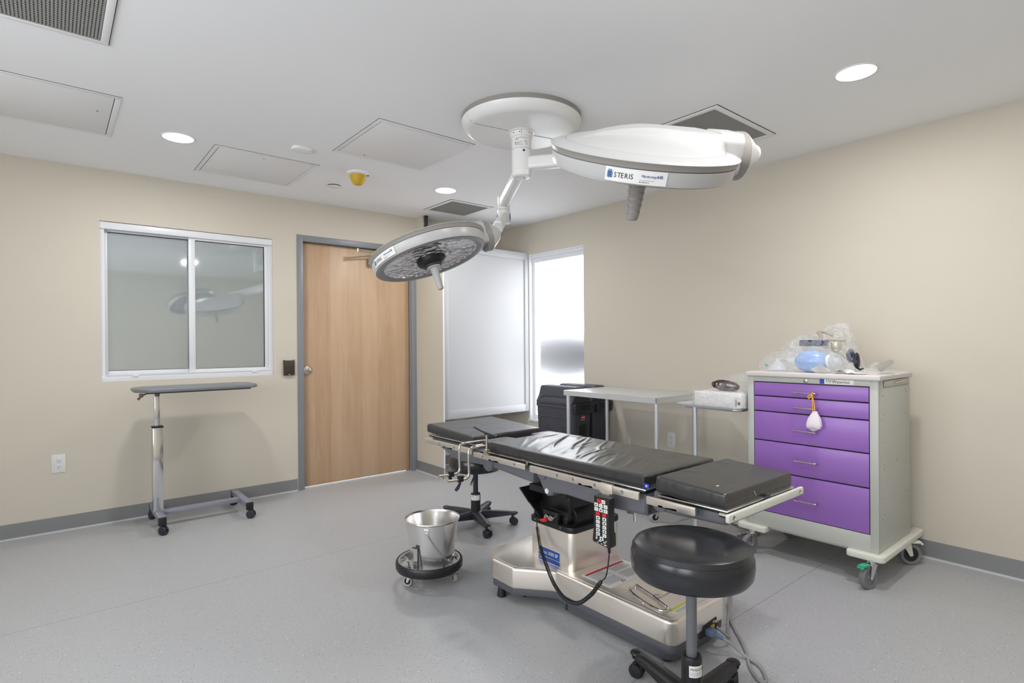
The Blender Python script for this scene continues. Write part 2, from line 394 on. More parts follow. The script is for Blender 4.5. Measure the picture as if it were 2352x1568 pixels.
# door wall, opened for the sliding window and the door
WX0, WX1, WZ0, WZ1 = .272, 1.456, 1.015, 2.172
DX0, DX1, DZ = 1.675, 2.823, 2.218
b = MB('wall')
for lo, hi in (((XL - .12, 0), (WX0, HC)), ((WX0, 0), (WX1, WZ0)), ((WX0, WZ1), (WX1, HC)), ((WX1, 0), (DX0, HC)), ((DX0, DZ), (DX1, HC)), ((DX1, 0), (XW + .12, HC))):
    b.box((lo[0], YW, lo[1]), (hi[0], YW + .12, hi[1]))
S(b.build('wall_left'), 'beige painted wall holding the sliding window and the wooden door', 'wall')
RY0, RY1, RZ0, RZ1 = 3.686, 4.484, .45, 2.222
b = MB('wall')
for lo, hi in (((YB - .12, 0), (RY0, HC)), ((RY0, 0), (RY1, RZ0)), ((RY0, RZ1), (RY1, HC)), ((RY1, 0), (YW, HC))):
    b.box((XW, lo[0], lo[1]), (XW + .12, hi[0], hi[1]))
S(b.build('wall_right'), 'long beige painted wall behind the purple drawer cart', 'wall')
b = MB('wall'); b.box((XL - .12, YB - .12, 0), (XW + .12, YB, HC)); S(b.build('wall_back'), 'beige wall behind the camera', 'wall')
b = MB('wall'); FW_ = ((-1.25, .4), (.9, 2.7)); FZ0, FZ1 = .85, 2.35     # two unseen windows added beside the camera to brighten the room
for lo, hi in (((YB, 0), (YW, FZ0)), ((YB, FZ1), (YW, HC)), ((YB, FZ0), (FW_[0][0], FZ1)), ((FW_[0][1], FZ0), (FW_[1][0], FZ1)), ((FW_[1][1], FZ0), (YW, FZ1))):
    b.box((XL - .12, lo[0], lo[1]), (XL, hi[0], hi[1]))
S(b.build('wall_front'), 'beige wall beside the camera with two added windows', 'wall')
for i, (a, c) in enumerate(FW_):
    b = MB('white_frame')
    for lo, hi in (((a, FZ0), (a + .05, FZ1)), ((c - .05, FZ0), (c, FZ1)), ((a, FZ0), (c, FZ0 + .05)), ((a, FZ1 - .05), (c, FZ1)), (((a + c) / 2 - .02, FZ0), ((a + c) / 2 + .02, FZ1))): b.box((XL - .09, lo[0], lo[1]), (XL - .03, hi[0], hi[1]), .003)
    S(b.build('window_%d' % (i + 3)), 'added white framed window beside the camera, letting in extra daylight', 'window')
    pl = bpy.data.lights.new('daylight_portal', 'AREA'); pl.shape = 'RECTANGLE'; pl.size = c - a; pl.size_y = FZ1 - FZ0; pl.cycles.is_portal = True
    po = bpy.data.objects.new('daylight_portal', pl); COL.objects.link(po); po.location = (XL - .11, (a + c) / 2, (FZ0 + FZ1) / 2); po.rotation_euler = (0, -PI / 2, 0); po.rotation_euler = (PI / 2, 0, -PI / 2)
# thin wing partition beside the door: tall strip at the wall, lower and deeper below
b = MB('wall'); PX0, PX1 = 2.838, 2.853
b.prism([(4.447, 0), (YW, 0), (YW, HC), (4.805, HC), (4.805, 2.15), (4.447, 2.15)], PX0, PX1, plane='yz')
b.m('white'); b.box((PX0 + .001, 4.443, .1), (PX1 + .001, 4.4475, 2.15))
S(b.build('wall_partition'), 'thin beige wing wall between the door and the window corner', 'wall')
# baseboards, the toe coloured paler for the light it catches
def base(name, a, c, nrm, label, e0=0, e1=0):
    """a, c: ends on the wall line; nrm: 2-D normal into the room"""
    b = MB('base'); a, c, n = V(a), V(c), V(nrm); d = c - a; L = d.length; u = d.normalized()
    prof = [(0, 0), (.013, 0), (.010, .006), (.0055, .016), (.005, .098), (.003, .102), (0, .102)]
    T = Matrix(((u.x, n.x, 0, a.x), (u.y, n.y, 0, a.y), (0, 0, 1, 0), (0, 0, 0, 1)))
    b.prism(prof, 0, L, plane='yz', T=T)
    b.m('base_lip_lit'); b.prism([(0, 0), (.018, 0), (.014, .009), (0, .011)], 0, L, plane='yz', T=T)
    return S(b.build(name), label, 'baseboard')
base('baseboard_left', (XL, YW), (1.648, YW), (0, -1), 'grey baseboard under the sliding window')
base('baseboard_right', (XW, YB), (XW, YW), (-1, 0), 'grey baseboard along the wall behind the purple cart')
base('baseboard_alcove', (2.853, YW), (XW, YW), (0, -1), 'grey baseboard at the back of the window corner')
base('baseboard_partition', (PX0, 4.445), (PX0, YW), (-1, 0), 'grey baseboard on the thin wing wall')
base('baseboard_back', (XL, YB), (XW, YB), (0, 1), 'grey baseboard behind the camera')
base('baseboard_front', (XL, YB), (XL, YW), (1, 0), 'grey baseboard beside the camera')
# black conduit standing on the partition up to the ceiling
b = MB('black'); b.cyl((2.868, 4.785, 2.12), (2.868, 4.785, HC), .0165, n=20); b.cyl((2.868, 4.785, 2.52), (2.868, 4.785, HC), .019); b.box((2.852, 4.775, 2.11), (2.872, 4.795, 2.13))
tag(b.build('ceiling_pipe', org=(2.868, 4.785, 2.54)), 'thin black pipe running up to the ceiling at the wing wall', 'pipe')

# ---- sliding window in the door wall
w = MB('white_frame'); y0 = YW + .018
w.box((WX0, y0, WZ0), (WX0 + .028, YW + .1, WZ1)); w.box((WX1 - .028, y0, WZ0), (WX1, YW + .1, WZ1))
w.m('gap'); w.box((WX0, YW + .101, WZ0), (WX1, YW + .119, WZ1)); w.m('white_frame'); w.box((WX0, y0 - .014, 2.118), (WX1, YW + .1, WZ1 - .004), .002); w.box((WX0, y0 - .008, WZ0), (WX1, YW + .1, 1.062), .002)
w.box((WX0 + .03, y0 - .012, 1.058), (WX1 - .02, y0 + .03, 1.066))
for x in (.48, 1.31): w.box((x - .02, y0 - .016, 1.046), (x + .02, y0 - .006, 1.06), .002)
win = S(w.build('window_1'), 'white framed two-pane sliding window with grey reflective glass', 'window')
def sash(x0, x1, z0, z1, y, fl, fr, ft, fb):
    s = MB('white_frame'); s.box((x0, y, z0), (x0 + fl, y + .028, z1), .002); s.box((x1 - fr, y, z0), (x1, y + .028, z1), .002)
    s.box((x0 + fl, y, z1 - ft), (x1 - fr, y + .0275, z1), .001); s.box((x0 + fl, y, z0), (x1 - fr, y + .0275, z0 + fb), .001)
    s.m('gap'); g = .004
    s.box((x0 + fl - .001, y + .004, z1 - ft - g), (x1 - fr + .001, y + .02, z1 - ft + .001)); s.box((x1 - fr - g, y + .004, z0 + fb), (x1 - fr + .001, y + .02, z1 - ft))
    s.box((x0 + fl, y + .004, z0 + fb - .001), (x1 - fr, y + .02, z0 + fb + .0025))
    o = s.build('sash', win)
    p = MB('film'); p.box((x0 + fl - .004, y + .012, z0 + fb - .004), (x1 - fr + .004, y + .017, z1 - ft + .004)); p.build('pane', o)
sash(.298, .862, 1.060, 2.119, YW + .062, .022, .02, .012, .03)
sash(.834, 1.432, 1.062, 2.120, YW + .028, .044, .036, .018, .026)
# ---- frosted window in the right wall
w = MB('white'); x0 = XW + .05
w.box((x0, RY0, RZ0 + .02), (XW + .12, RY0 + .04, RZ1)); w.box((x0, RY1 - .045, RZ0 + .02), (XW + .12, RY1, RZ1))
w.box((x0 + .001, RY0 + .04, RZ1 - .09), (XW + .12, RY1 - .045, RZ1)); w.box((XW + .03, RY0, RZ1 - .045), (x0, RY1, RZ1)); w.box((XW + .012, RY0, RZ1 - .018), (XW + .03, RY1, RZ1))
w.box((XW + .052, RY0 + .04, RZ0), (XW + .12, RY1 - .045, RZ0 + .055)); w.box((XW - .012, RY0 - .01, RZ0 - .012), (XW + .05, RY1 + .01, RZ0 + .01), .003)
w.box((XW + .001, RY1 - .012, RZ0), (x0, RY1, RZ1))
w2 = S(w.build('window_2'), 'tall white framed window with bright frosted glass beside the open shutter', 'window')
p = MB('frost'); p.box((XW + .088, RY0 + .03, RZ0 + .05), (XW + .092, RY1 - .02, RZ1 - .06)); p.build('pane', w2)
# the hinged white shutter that covers it, swung open square to the wall
s = MB('shutter_white'); SX0, SX1, SZ0, SZ1, SY = 2.858, 3.947, .548, 2.236, 4.484
s.box((SX0 + .03, SY + .012, SZ0 + .03), (SX1 - .03, SY + .03, SZ1 - .03))
for lo, hi in (((SX0, SZ0), (SX0 + .074, SZ1)), ((SX1 - .05, SZ0), (SX1, SZ1)), ((SX0 + .074, SZ0), (SX1 - .05, SZ0 + .075)), ((SX0 + .074, SZ1 - .072), (SX1 - .05, SZ1))):
    s.box((lo[0], SY, lo[1]), (hi[0], SY + .034, hi[1]), .002)
s.m('chrome')
for z in (.8, 1.4, 2.0): s.cyl((SX1 + .006, SY + .012, z - .04), (SX1 + .006, SY + .012, z + .04), .006); s.box((SX1, SY + .008, z - .035), (XW, SY + .014, z + .035))
sh = tag(s.build('window_shutter', org=(SX1, SY, SZ0)), 'white framed shutter panel swung open beside the frosted window', 'shutter')

# ---- door
d = MB('doorframe'); f = .054; fx0, fx1, fz = 1.657, 2.840, 2.238; yf = YW - .006
d.box((fx0, yf, 0), (fx0 + f, YW + .11, fz), .002); d.box((fx1 - f, yf, 0), (fx1, YW + .11, fz), .002); d.box((fx0 + f, yf, fz - f), (fx1 - f, YW + .11, fz), .002)
ix0, ix1, iz = fx0 + f, fx1 - f, fz - f
d.box((ix0, YW + .096, 0), (ix0 + .016, YW + .11, iz)); d.box((ix1 - .016, YW + .096, 0), (ix1, YW + .11, iz))
d.box((ix1 - .012, YW + .01, 0), (ix1, YW + .03, iz)); d.box((ix0, YW + .096, iz - .016), (ix1, YW + .11, iz))
door = S(d.build('door_1'), 'maple veneer door in a grey steel frame', 'door')
l = MB('wood'); ly = YW + .048; l.box((ix0 + .003, ly, .008), (ix1 - .003, ly + .044, iz - .004), .0015); leaf = l.build('door_leaf', door); plab(leaf, 'flush maple veneer door leaf')
k = MB('nickel'); kc = (1.752, ly, 1.046)
k.lathe([(0, .022), (.022, .022), (.028, .018), (.036, .016), (.038, .008), (.038, 0)], 28, frame_m(kc, (1, 0, 0), (0, -1, 0)))
plab(k.build('lock_cylinder', door), 'round satin metal lock')
c = MB('nickel'); c.box((2.335, ly - .062, 2.03), (2.64, ly, 2.098), .006); c.m('white_frame'); c.box((2.352, ly - .066, 2.038), (2.62, ly - .06, 2.092), .004)
c.m('nickel'); c.cyl((2.55, ly - .034, 2.09), (2.55, ly - .034, 2.128), .012)
c.tube(bend([(2.55, ly - .034, 2.126), (2.18, ly - .155, 2.128), (2.17, ly - .158, 2.142)], .01), .007, 8)
c.tube([(2.172, ly - .158, 2.142), (2.56, ly - .03, 2.165)], .007, 8); c.cyl((2.172, ly - .158, 2.12), (2.172, ly - .158, 2.152), .011)
c.box((2.53, ly - .05, 2.152), (2.62, ly - .01, 2.18))
plab(c.build('door_closer', door), 'silver door closer with folded arm')

# ---- wall fittings
def outlet(c, nrm, label):
    """duplex outlet plate centred at c on a wall"""
    n = V(nrm); u = V((0, 0, 1)).cross(n) * 1.0
    T = Matrix(((u.x, 0, n.x, c[0]), (u.y, 0, n.y, c[1]), (0, 1, 0, c[2]), (0, 0, 0, 1)))
    o = MB('outlet'); o.prism(roundpoly([(-.038, -.062), (.038, -.062), (.038, .062), (-.038, .062)], .004), 0, .006, .002, T=T)
    root = tag(o.build('wall_outlet', org=c), label, 'outlet')
    for s in (-.020, .020):
        r = MB('outlet'); r.prism(roundpoly([(-.0165, s - .014), (.0165, s - .014), (.0165, s + .014), (-.0165, s + .014)], .011), .006, .0085, .0008, T=T)
        r.m('gap')
        r.box((-.0085, s + .001, .008), (-.006, s + .009, .0088), T=T); r.box((.006, s + .001, .008), (.0085, s + .009, .0088), T=T); r.cyl((0, s - .0065, .008), (0, s - .0065, .0088), .003) if 0 else r.lathe([(.0028, .008), (.0028, .0088)], 12, T @ Matrix.Translation((0, s - .0065, 0)))
        r.build('socket', root)
outlet((.034, YW, .468), (0, -1, 0), 'white duplex outlet low on the wall below the sliding window')
outlet((XW, 2.708, .463), (-1, 0, 0), 'white duplex outlet on the wall behind the steel table')
outlet((3.335, YW, .445), (0, -1, 0), 'white duplex outlet at the back of the window corner under the shutter')
r = MB('reader'); r.prism(roundpoly([(1.535, 1.008), (1.627, 1.008), (1.627, 1.138), (1.535, 1.138)], .006), YW - .022, YW, .004, plane='xz')
r.box((1.542, YW - .026, 1.03), (1.62, YW - .02, 1.13), .003); r.box((1.535, YW - .014, 1.136), (1.545, YW, 1.142)); r.box((1.617, YW - .014, 1.136), (1.627, YW, 1.142))
r.m('key'); r.box((1.575, YW - .0235, 1.013), (1.587, YW - .0215, 1.018))
tag(r.build('wall_mounted_card_reader', org=(1.581, YW, 1.07)), 'dark bronze card reader on the wall next to the door frame', 'card reader')

# ---- ceiling fittings
def panel(x0, x1, y0, y1, label, dot):
    p = MB('ceil_white'); z = HC
    fw = .026
    for lo, hi in (((x0, y0), (x1, y0 + fw)), ((x0, y1 - fw), (x1, y1)), ((x0, y0 + fw), (x0 + fw, y1 - fw)), ((x1 - fw, y0 + fw), (x1, y1 - fw))):
        p.box((lo[0], lo[1], z - .004), (hi[0], hi[1], z), .0012)
    p.m('gap'); g = .0035
    p.box((x0 + fw, y0 + fw, z - .0012), (x1 - fw, y1 - fw, z))
    p.box((x0 - .002, y0 - .002, z - .0016), (x1 + .002, y0 + .002, z)); p.box((x0 - .002, y0, z - .0016), (x0 + .002, y1, z))
    root = tag(p.build('ceiling_access_panel', org=((x0 + x1) / 2, (y0 + y1) / 2, z)), label, 'access panel', 'access panels in the ceiling')
    d = MB('ceil_white'); d.box((x0 + fw + g, y0 + fw + g, z - .005), (x1 - fw - g, y1 - fw - g, z - .0005), .001)
    d.m('gap'); d.lathe([(.005, 0), (.005, .001)], 12, Matrix.Translation((dot[0], dot[1], z - .0056)))
    d.build('panel_door', root)
panel(-.40, .287, 3.455, 4.14, 'white ceiling access panel in front of the largest grille, above the overbed table side', (.2, 3.72))
panel(.806, 1.470, 3.897, 4.567, 'white ceiling access panel between the downlight and the yellow-capped detector', (1.12, 3.98))
panel(1.428, 2.088, 2.878, 3.552, 'white ceiling access panel beside the round mount of the surgical light', (1.62, 3.49))
def vent(x0, x1, y0, y1, label, pitch, fw, along):
    z = HC; p = MB('ceil_white')
    for lo, hi in (((x0, y0), (x1, y0 + fw)), ((x0, y1 - fw), (x1, y1)), ((x0, y0 + fw), (x0 + fw, y1 - fw)), ((x1 - fw, y0 + fw), (x1, y1 - fw))):
        p.box((lo[0], lo[1], z - .007), (hi[0], hi[1], z), .002)
    p.m('gap')
    for lo, hi in (((x0 - .003, y0 - .003), (x1 + .003, y0)), ((x0 - .003, y1), (x1 + .003, y1 + .003)), ((x0 - .003, y0), (x0, y1)), ((x1, y0), (x1 + .003, y1))):
        p.box((lo[0], lo[1], z - .002), (hi[0], hi[1], z))
    root = tag(p.build('ceiling_vent', org=((x0 + x1) / 2, (y0 + y1) / 2, z)), label, 'vent', 'square grilles in the ceiling')
    q = MB('skin_vent'); a0, a1, c0, c1 = x0 + fw, x1 - fw, y0 + fw, y1 - fw
    q.m('vent_dark'); q.box((a0, c0, z - .001), (a1, c1, z)); q.m('skin_vent')
    n = int((a1 - a0) / pitch) if along == 'y' else int((c1 - c0) / pitch)
    for i in range(n):
        if along == 'y':
            x = a0 + (i + .5) * (a1 - a0) / n; q.box((x - pitch * .3, c0, z - .0055), (x + pitch * .3, c1, z - .001))
        else:
            y = c0 + (i + .5) * (c1 - c0) / n; q.box((a0, y - pitch * .3, z - .0055), (a1, y + pitch * .3, z - .001))
    m2 = int((c1 - c0) / (pitch * 1.6)) if along == 'y' else 0
    for j in range(m2):
        y = c0 + (j + .5) * (c1 - c0) / m2; q.box((a0, y - pitch * .2, z - .0048), (a1, y + pitch * .2, z - .001))
    q.build('grille', root)
vent(-.46, .194, 2.23, 2.884, 'large grey ceiling grille nearest the camera, cut by the top edge of the photo', .0115, .028, 'y')
vent(2.750, 3.412, 1.588, 2.250, 'grey ceiling grille behind the big tilted light head', .009, .034, 'y')
vent(2.715, 3.180, 4.100, 4.570, 'small grey ceiling grille in the corner near the door', .009, .03, 'y')
def downlight(x, y, label):
    t = MB('ceil_white'); z = HC
    t.lathe([(.092, 0), (.092, -.003), (.088, -.005), (.083, -.004), (.083, 0)], 40, Matrix.Translation((x, y, z)), caps=False)
    root = tag(t.build('ceiling_downlight', org=(x, y, z)), label, 'downlight', 'round recessed ceiling downlights')
    g = MB('glow'); g.lathe([(0, -.003), (.083, -.003), (.083, -.001)], 40, Matrix.Translation((x, y, z)), caps=False); g.build('diffuser', root)
    ld = bpy.data.lights.new('downlight_light', 'AREA'); ld.shape = 'DISK'; ld.size = .165; ld.energy = LAMP_W; ld.color = (1.0, .99, .98)
    lo = bpy.data.objects.new('downlight_light', ld); COL.objects.link(lo); lo.location = (x, y, z - .008); return lo
LAMP_W = 13.0
downlight(2.935, .985, 'round lit downlight above the purple cart end of the room')
downlight(.605, 3.905, 'round lit downlight above the sliding window')
downlight(2.520, 3.890, 'round lit downlight near the door, the farthest one')
downlight(1.62, .40, 'round downlight over the camera side of the operating table, mirrored in the sliding window')
s = MB('ceil_white'); s.prism(roundpoly([(1.19, 3.575), (1.315, 3.575), (1.315, 3.665), (1.19, 3.665)], .03, 3), HC - .022, HC, .006)
s.m('gap'); s.box((1.292, 3.583, HC - .0225), (1.296, 3.587, HC - .0215))
tag(s.build('ceiling_sensor', org=(1.252, 3.62, HC)), 'small white rounded box on the ceiling between two access panels', 'sensor')
s = MB('ceil_white'); cx, cy = 1.757, 3.897
s.lathe([(.082, 0), (.08, -.012), (.07, -.018), (.02, -.018)], 36, Matrix.Translation((cx, cy, HC))); s.m('brown'); s.box((cx + .055, cy - .046, HC - .022), (cx + .066, cy - .035, HC - .016))
root = tag(s.build('ceiling_detector', org=(cx, cy, HC)), 'ceiling detector under a yellow dust cap', 'detector')
s = MB('yellow'); s.lathe([(.058, -.016), (.056, -.04), (.046, -.068), (.03, -.086), (.018, -.09), (0, -.09)], 32, Matrix.Translation((cx, cy, HC))); plab(s.build('dust_cap', root), 'yellow plastic dust cap')
s = MB('ceil_white'); s.lathe([(0, -.012), (.046, -.012), (.05, -.010), (.05, -.0075), (.0, -.0075)], 32, Matrix.Translation((1.748, 4.32, HC))); s.m('gap'); s.lathe([(.046, -.0075), (.046, 0)], 32, Matrix.Translation((1.748, 4.32, HC)))
tag(s.build('ceiling_sprinkler_cover', org=(1.748, 4.32, HC)), 'flat round white sprinkler cover in the ceiling by the yellow-capped detector', 'sprinkler cover')
# ------------------------------------------------------------------ surgical light
CX, CY = 2.055, 2.387
root = thing('surgical_light', 'white two-headed surgical light hung from a round ceiling mount', 'surgical light', (CX, CY, HC))
TC = Matrix.Translation((CX, CY, 0))
c = MB('lamp_grey'); c.lathe([(.337, 2.54), (.337, 2.514)], 72, TC, caps=False); c.m('mount_white')
c.lathe([(.337, 2.514), (.333, 2.503), (.325, 2.488), (.312, 2.474), (.298, 2.466), (.283, 2.462), (.0, 2.460)], 72, TC, caps=False)
c.m('ink_grey'); a = math.radians(100)
for s in (-1, 1):   # joint line of the two cover halves
    pts = [(CX + s * math.cos(-.20) * r, CY + s * math.sin(-.20) * r * 1.0, z - .0006) for r, z in ((.075, 2.4605), (.17, 2.4613), (.283, 2.462), (.312, 2.474), (.333, 2.503))]
    c.tube(pts, .0011, 6)
c.build('ceiling_cover', root)
c = MB('mount_white'); c.lathe([(.0555, 2.47), (.0555, 2.2455), (.0535, 2.2445), (.0535, 2.2415), (.0555, 2.2405), (.0535, 2.215), (.046, 2.207), (.02, 2.203), (0, 2.203)], 40, TC, caps=False)
c.m('ink_grey'); c.lathe([(.0559, 2.362), (.0559, 2.3605)], 40, TC, caps=False)
cam = V((-CX, -CY)).normalized(); ca = math.atan2(cam.y, cam.x)
c.m('ink'); c.cyl((CX + .053 * math.cos(ca + .25), CY + .053 * math.sin(ca + .25), 2.345), (CX + .057 * math.cos(ca + .25), CY + .057 * math.sin(ca + .25), 2.345), .006)
c.cyl((CX + .02 * math.cos(ca + .9), CY + .02 * math.sin(ca + .9), 2.1995), (CX + .02 * math.cos(ca + .9), CY + .02 * math.sin(ca + .9), 2.204), .003)
c.build('ceiling_column', root)
c = MB('mount_white'); c.lathe([(.078, 2.464), (.077, 2.458), (.07, 2.457), (.064, 2.456), (.063, 2.432), (.058, 2.428), (.0555, 2.428)], 40, TC, caps=False)
c.m('ink'); c.box((-.0008, .0625, 2.436), (.0008, .0645, 2.458), T=TC @ Matrix.Rotation(ca - PI / 2, 4, 'Z'))
for da in (-.75, -.15, .75): c.cyl((CX + .062 * math.cos(ca + da), CY + .062 * math.sin(ca + da), 2.446), (CX + .0645 * math.cos(ca + da), CY + .0645 * math.sin(ca + da), 2.446), .0028, n=10)
c.build('column_collar', root)
c = MB('ink_grey')   # small print on the column
for z, a0, a1 in ((2.415, -.62, .62), (2.409, -.62, -.3), (2.404, -.62, -.32), (2.390, -.62, .1), (2.383, -.5, -.1), (2.3765, -.6, .2), (2.39, .45, .62), (2.383, .45, .66), (2.376, .5, .62)):
    c.lathe([(.0557, z), (.0557, z + .0022)], 10, TC, caps=False, arc=a1 - a0, a0=ca + a0)
c.m('ink')
for z, a0 in ((2.3885, -.66), (2.381, -.66), (2.3945, .36)): c.lathe([(.0558, z), (.0558, z + .005)], 4, TC, caps=False, arc=.1, a0=ca + a0)
c.build('rating_label', root)

def rect_arm(mb, p0, p1, w, h, b=.012):
    p0, p1 = V(p0), V(p1); d = p1 - p0
    x = V((0, 0, 1)).cross(d).normalized(); T = frame_m(p0, x, d)
    poly = roundpoly([(-w / 2, -h / 2), (w / 2, -h / 2), (w / 2, h / 2), (-w / 2, h / 2)], b, 4); mb.prism(poly, 0, d.length, .003, T=T)
def head(name_label, C, n, u, hcol, elbow, hub, lens_on, lab_dir):
    """one light head: C centre of the rim plane, n up out of its back, u toward its yoke"""
    C, n = V(C), V(n).normalized(); T = frame_m(C, u, n); u = T.to_3x3() @ V((1, 0, 0)); v = T.to_3x3() @ V((0, 1, 0))
    h = MB('lamp_white'); h.X = T
    # body: lower ring, band, flange and domed back
    h.m('lamp_ring'); h.lathe([(.248, -.062), (.262, -.068), (.284, -.07), (.292, -.066)], 96, caps=False)
    h.m('lamp_white'); h.lathe([(.292, -.066), (.298, -.055), (.301, -.022)], 96, caps=False)
    h.m('ink_grey'); h.lathe([(.301, -.022), (.2985, -.0215), (.2985, -.0195), (.302, -.019)], 96, caps=False)
    h.m('lamp_grey'); h.lathe([(.302, -.019), (.306, -.004), (.310, 0)], 96, caps=False)
    h.m('lamp_white'); h.lathe([(.310, 0), (.308, .003), (.292, .009), (.262, .016)], 96, caps=False)
    h.m('ink_grey'); h.lathe([(.262, .016), (.2612, .0155), (.2604, .016)], 96, caps=False)
    h.m('lamp_white')
    # domed back with a raised spine that widens toward the yoke
    def back(a, r):
        th = 2 * PI * a; R = .2606 * r; x, y = R * math.cos(th), R * math.sin(th)
        dome = .016 + .036 * (1 - r * r) ** .8
        t = max(0, min(1, (x + .255) / .515)); sm = lambda q: q * q * (3 - 2 * q) if 0 < q < 1 else (0 if q <= 0 else 1)
        half = .03 + .135 * sm(t); e = 1 - sm((abs(y) / half - .60) / .40)
        rise = .016 + (.058 * (1 - ((.03 - x) / .29) ** 2) if x < .03 else .058 - .03 * (x - .03))
        z = dome + max(0, rise - dome) * e * sm((1.0 - r) / .09)
        return V((x, y, z))
    h.grid(lambda a, b: back(a, b), 160, 60, closeu=True)
    # yoke block rising at the rim and the pivot cone behind it
    po = roundpoly([(-.080, -.060), (.080, -.060), (.080, .045), (.055, .072), (-.055, .072), (-.080, .045)], .018, 4)
    h.prism(po, .235, .316, .006, T=Matrix(((0, 0, 1, 0), (1, 0, 0, 0), (0, 1, 0, 0), (0, 0, 0, 1))))
    h.build_name = 'light_head'
    hd = h.build('light_head', root, sharp=55); plab(hd, name_label)
    Rm = Matrix.Translation(C) @ T.to_3x3().to_4x4()
    y = MB('lamp_grey'); y.X = T
    TY = Matrix(((0, 0, 1, .316), (1, 0, 0, 0), (0, 1, 0, -.006), (0, 0, 0, 1)))
    y.lathe([(.080, -.004), (.080, .030)], 48, TY); y.m('lamp_white'); y.lathe([(.0788, .031), (.0788, .033), (.045, .074), (.030, .090), (.016, .099), (0, .101)], 48, TY, caps=False)
    y.build('pivot_cap', hd)
    # lens, hub and handle under the head
    l = MB('lens'); l.X = T; l.lathe([(.2485, -.0625), (.24, -.0575), (.15, -.058), (0, -.0585)], 72, caps=False); plab(l.build('lens', hd), 'clear faceted lens over silver reflectors')
    l = MB('black'); l.X = T
    l.lathe([(.078, -.056), (.0775, -.070), (.072, -.084), (.06, -.092), (.05, -.094)], 40, caps=False); l.m('navy'); l.lathe([(.05, -.094), (.048, -.101), (.034, -.103)], 40, caps=False)
    l.m('black')
    if lens_on: plab(l.build('hub', hd), 'black lens hub')
    else: l.build('hub', hd)
    l = MB(hcol); l.X = T
    l.lathe([(.036, -.098), (.034, -.108), (.021, -.113), (.0165, -.2), (.016, -.225), (.012, -.229), (0, -.229)] if lens_on else [(.036, -.098), (.034, -.106), (.029, -.113), (.022, -.232), (.018, -.236), (0, -.236)], 28, caps=False)
    for k in range(0 if lens_on else 5):   # stepped grip ribs
        z = -.122 - k * .022; r = (.0215 - k * .0009) if lens_on else (.0285 - k * .0013)
        l.lathe([(r, z), (r + .0022, z + .001), (r, z + .012)], 24, caps=False)
        for q in range(4):
            a = q * PI / 2 + .3; l.box((-.004, r - .003, z - .004), (.004, r + .0022, z + .006), .001, T=Matrix.Rotation(a, 4, 'Z'))
    l.build('light_handle', hd)
    # white maker's plate on the band, facing the camera side
    lv = V(T.inverted().to_3x3() @ V(lab_dir)); la = math.atan2(lv.y, lv.x)
    l = MB('paper'); l.X = T; R = .3015; arc = .60
    l.lathe([(R - .0012, -.062), (R + .0012, -.022)], 16, caps=False, arc=arc, a0=la - arc / 2)
    def on_band(s, z):   # s along the band in metres from the plate's start, as read from outside
        a = la - arc / 2 + s / R
        rad = V((math.cos(a), math.sin(a), 0)); tan = V((-math.sin(a), math.cos(a), 0))
        slope = V((rad.x * .06, rad.y * .06, 1)).normalized(); nn = tan.cross(slope)
        o = rad * (R - .0012 + .0024 * (z + .062) / .04 + .0007) + V((0, 0, z))
        return Matrix(((tan.x, slope.x, nn.x, o.x), (tan.y, slope.y, nn.y, o.y), (tan.z, slope.z, nn.z, o.z), (0, 0, 0, 1)))
    l.m('blue_pale'); l.box((-.008, -.009, 0), (.008, .009, .0006), T=on_band(.0145, -.043)); l.box((-.0055, -.012, 0), (.0055, .012, .0006), T=on_band(.0145, -.041))
    l.m('ink')
    for k, ch in enumerate('STERIS'):
        l.text(ch, .0205, on_band(.027 + (0, .0102, .0205, .0312, .0438, .0488)[k], -.0500), .0003, sx=.86)
    l.m('blue_word'); s0 = .107
    for k, ch in enumerate('Harmony'): l.text(ch, .0115, on_band(s0 + (0, .0075, .0134, .0170, .0262, .0322, .0376)[k], -.0415), .0003, sx=.92)
    for k, ch in enumerate('AIR'): l.text(ch, .0122, on_band(s0 + .0430 + (0, .0084, .0114)[k], -.0415), .0005, sx=1.0)
    l.m('ink_grey')
    for k in range(16): l.box((-.0008, -.0006, 0), (.0008, .0006, .0004), T=on_band(s0 - .004 + k * .0028, -.0500))
    l.m('ink')
    for k, ww in enumerate((.006, .007, .006, .003)): l.box((0, -.0008, 0), (ww, .0008, .0004), T=on_band(s0 - .005 + k * .0085, -.0556))
    plab(l.build('maker_plate', hd), 'white maker plate with blue emblem and dark lettering')
    # arms
    el = V(elbow); yk = C + u * .395 + n * .006; hb = V(hub)
    m = MB('mount_white'); rect_arm(m, hb, (el.x, el.y, hb.z), .062, .074, .018)
    m.cyl((el.x, el.y, hb.z - .05), (el.x, el.y, hb.z + .045), .042, n=28, b=.006); m.build('extension_arm', root)
    m = MB('mount_white'); d = (yk - V((el.x, el.y, hb.z - .11)))
    st = V((el.x, el.y, hb.z - .1)); m.cyl((el.x, el.y, hb.z - .145), (el.x, el.y, hb.z - .052), .045, n=28, b=.006)
    mid = st + d * .82; rect_arm(m, st, mid, .05, .072, .016)
    m.tube([mid - d.normalized() * .02, st + d * .92, yk], [.032, .03, .03], 20)
    m.m('ink'); sd = V((0, 0, 1)).cross(d).normalized()
    for s in (-1, 1):
        q = st + sd * s * .044; m.tube([q + (d.normalized() * math.cos(k * PI / 8) * .014 + V((0, 0, 1)) * math.sin(k * PI / 8) * .026) for k in range(16)], .003, 6, closed=True)
    m.build('spring_arm', root)
FW = V((.6377, .7703, 0)); RT = V((.7703, -.6377, 0))
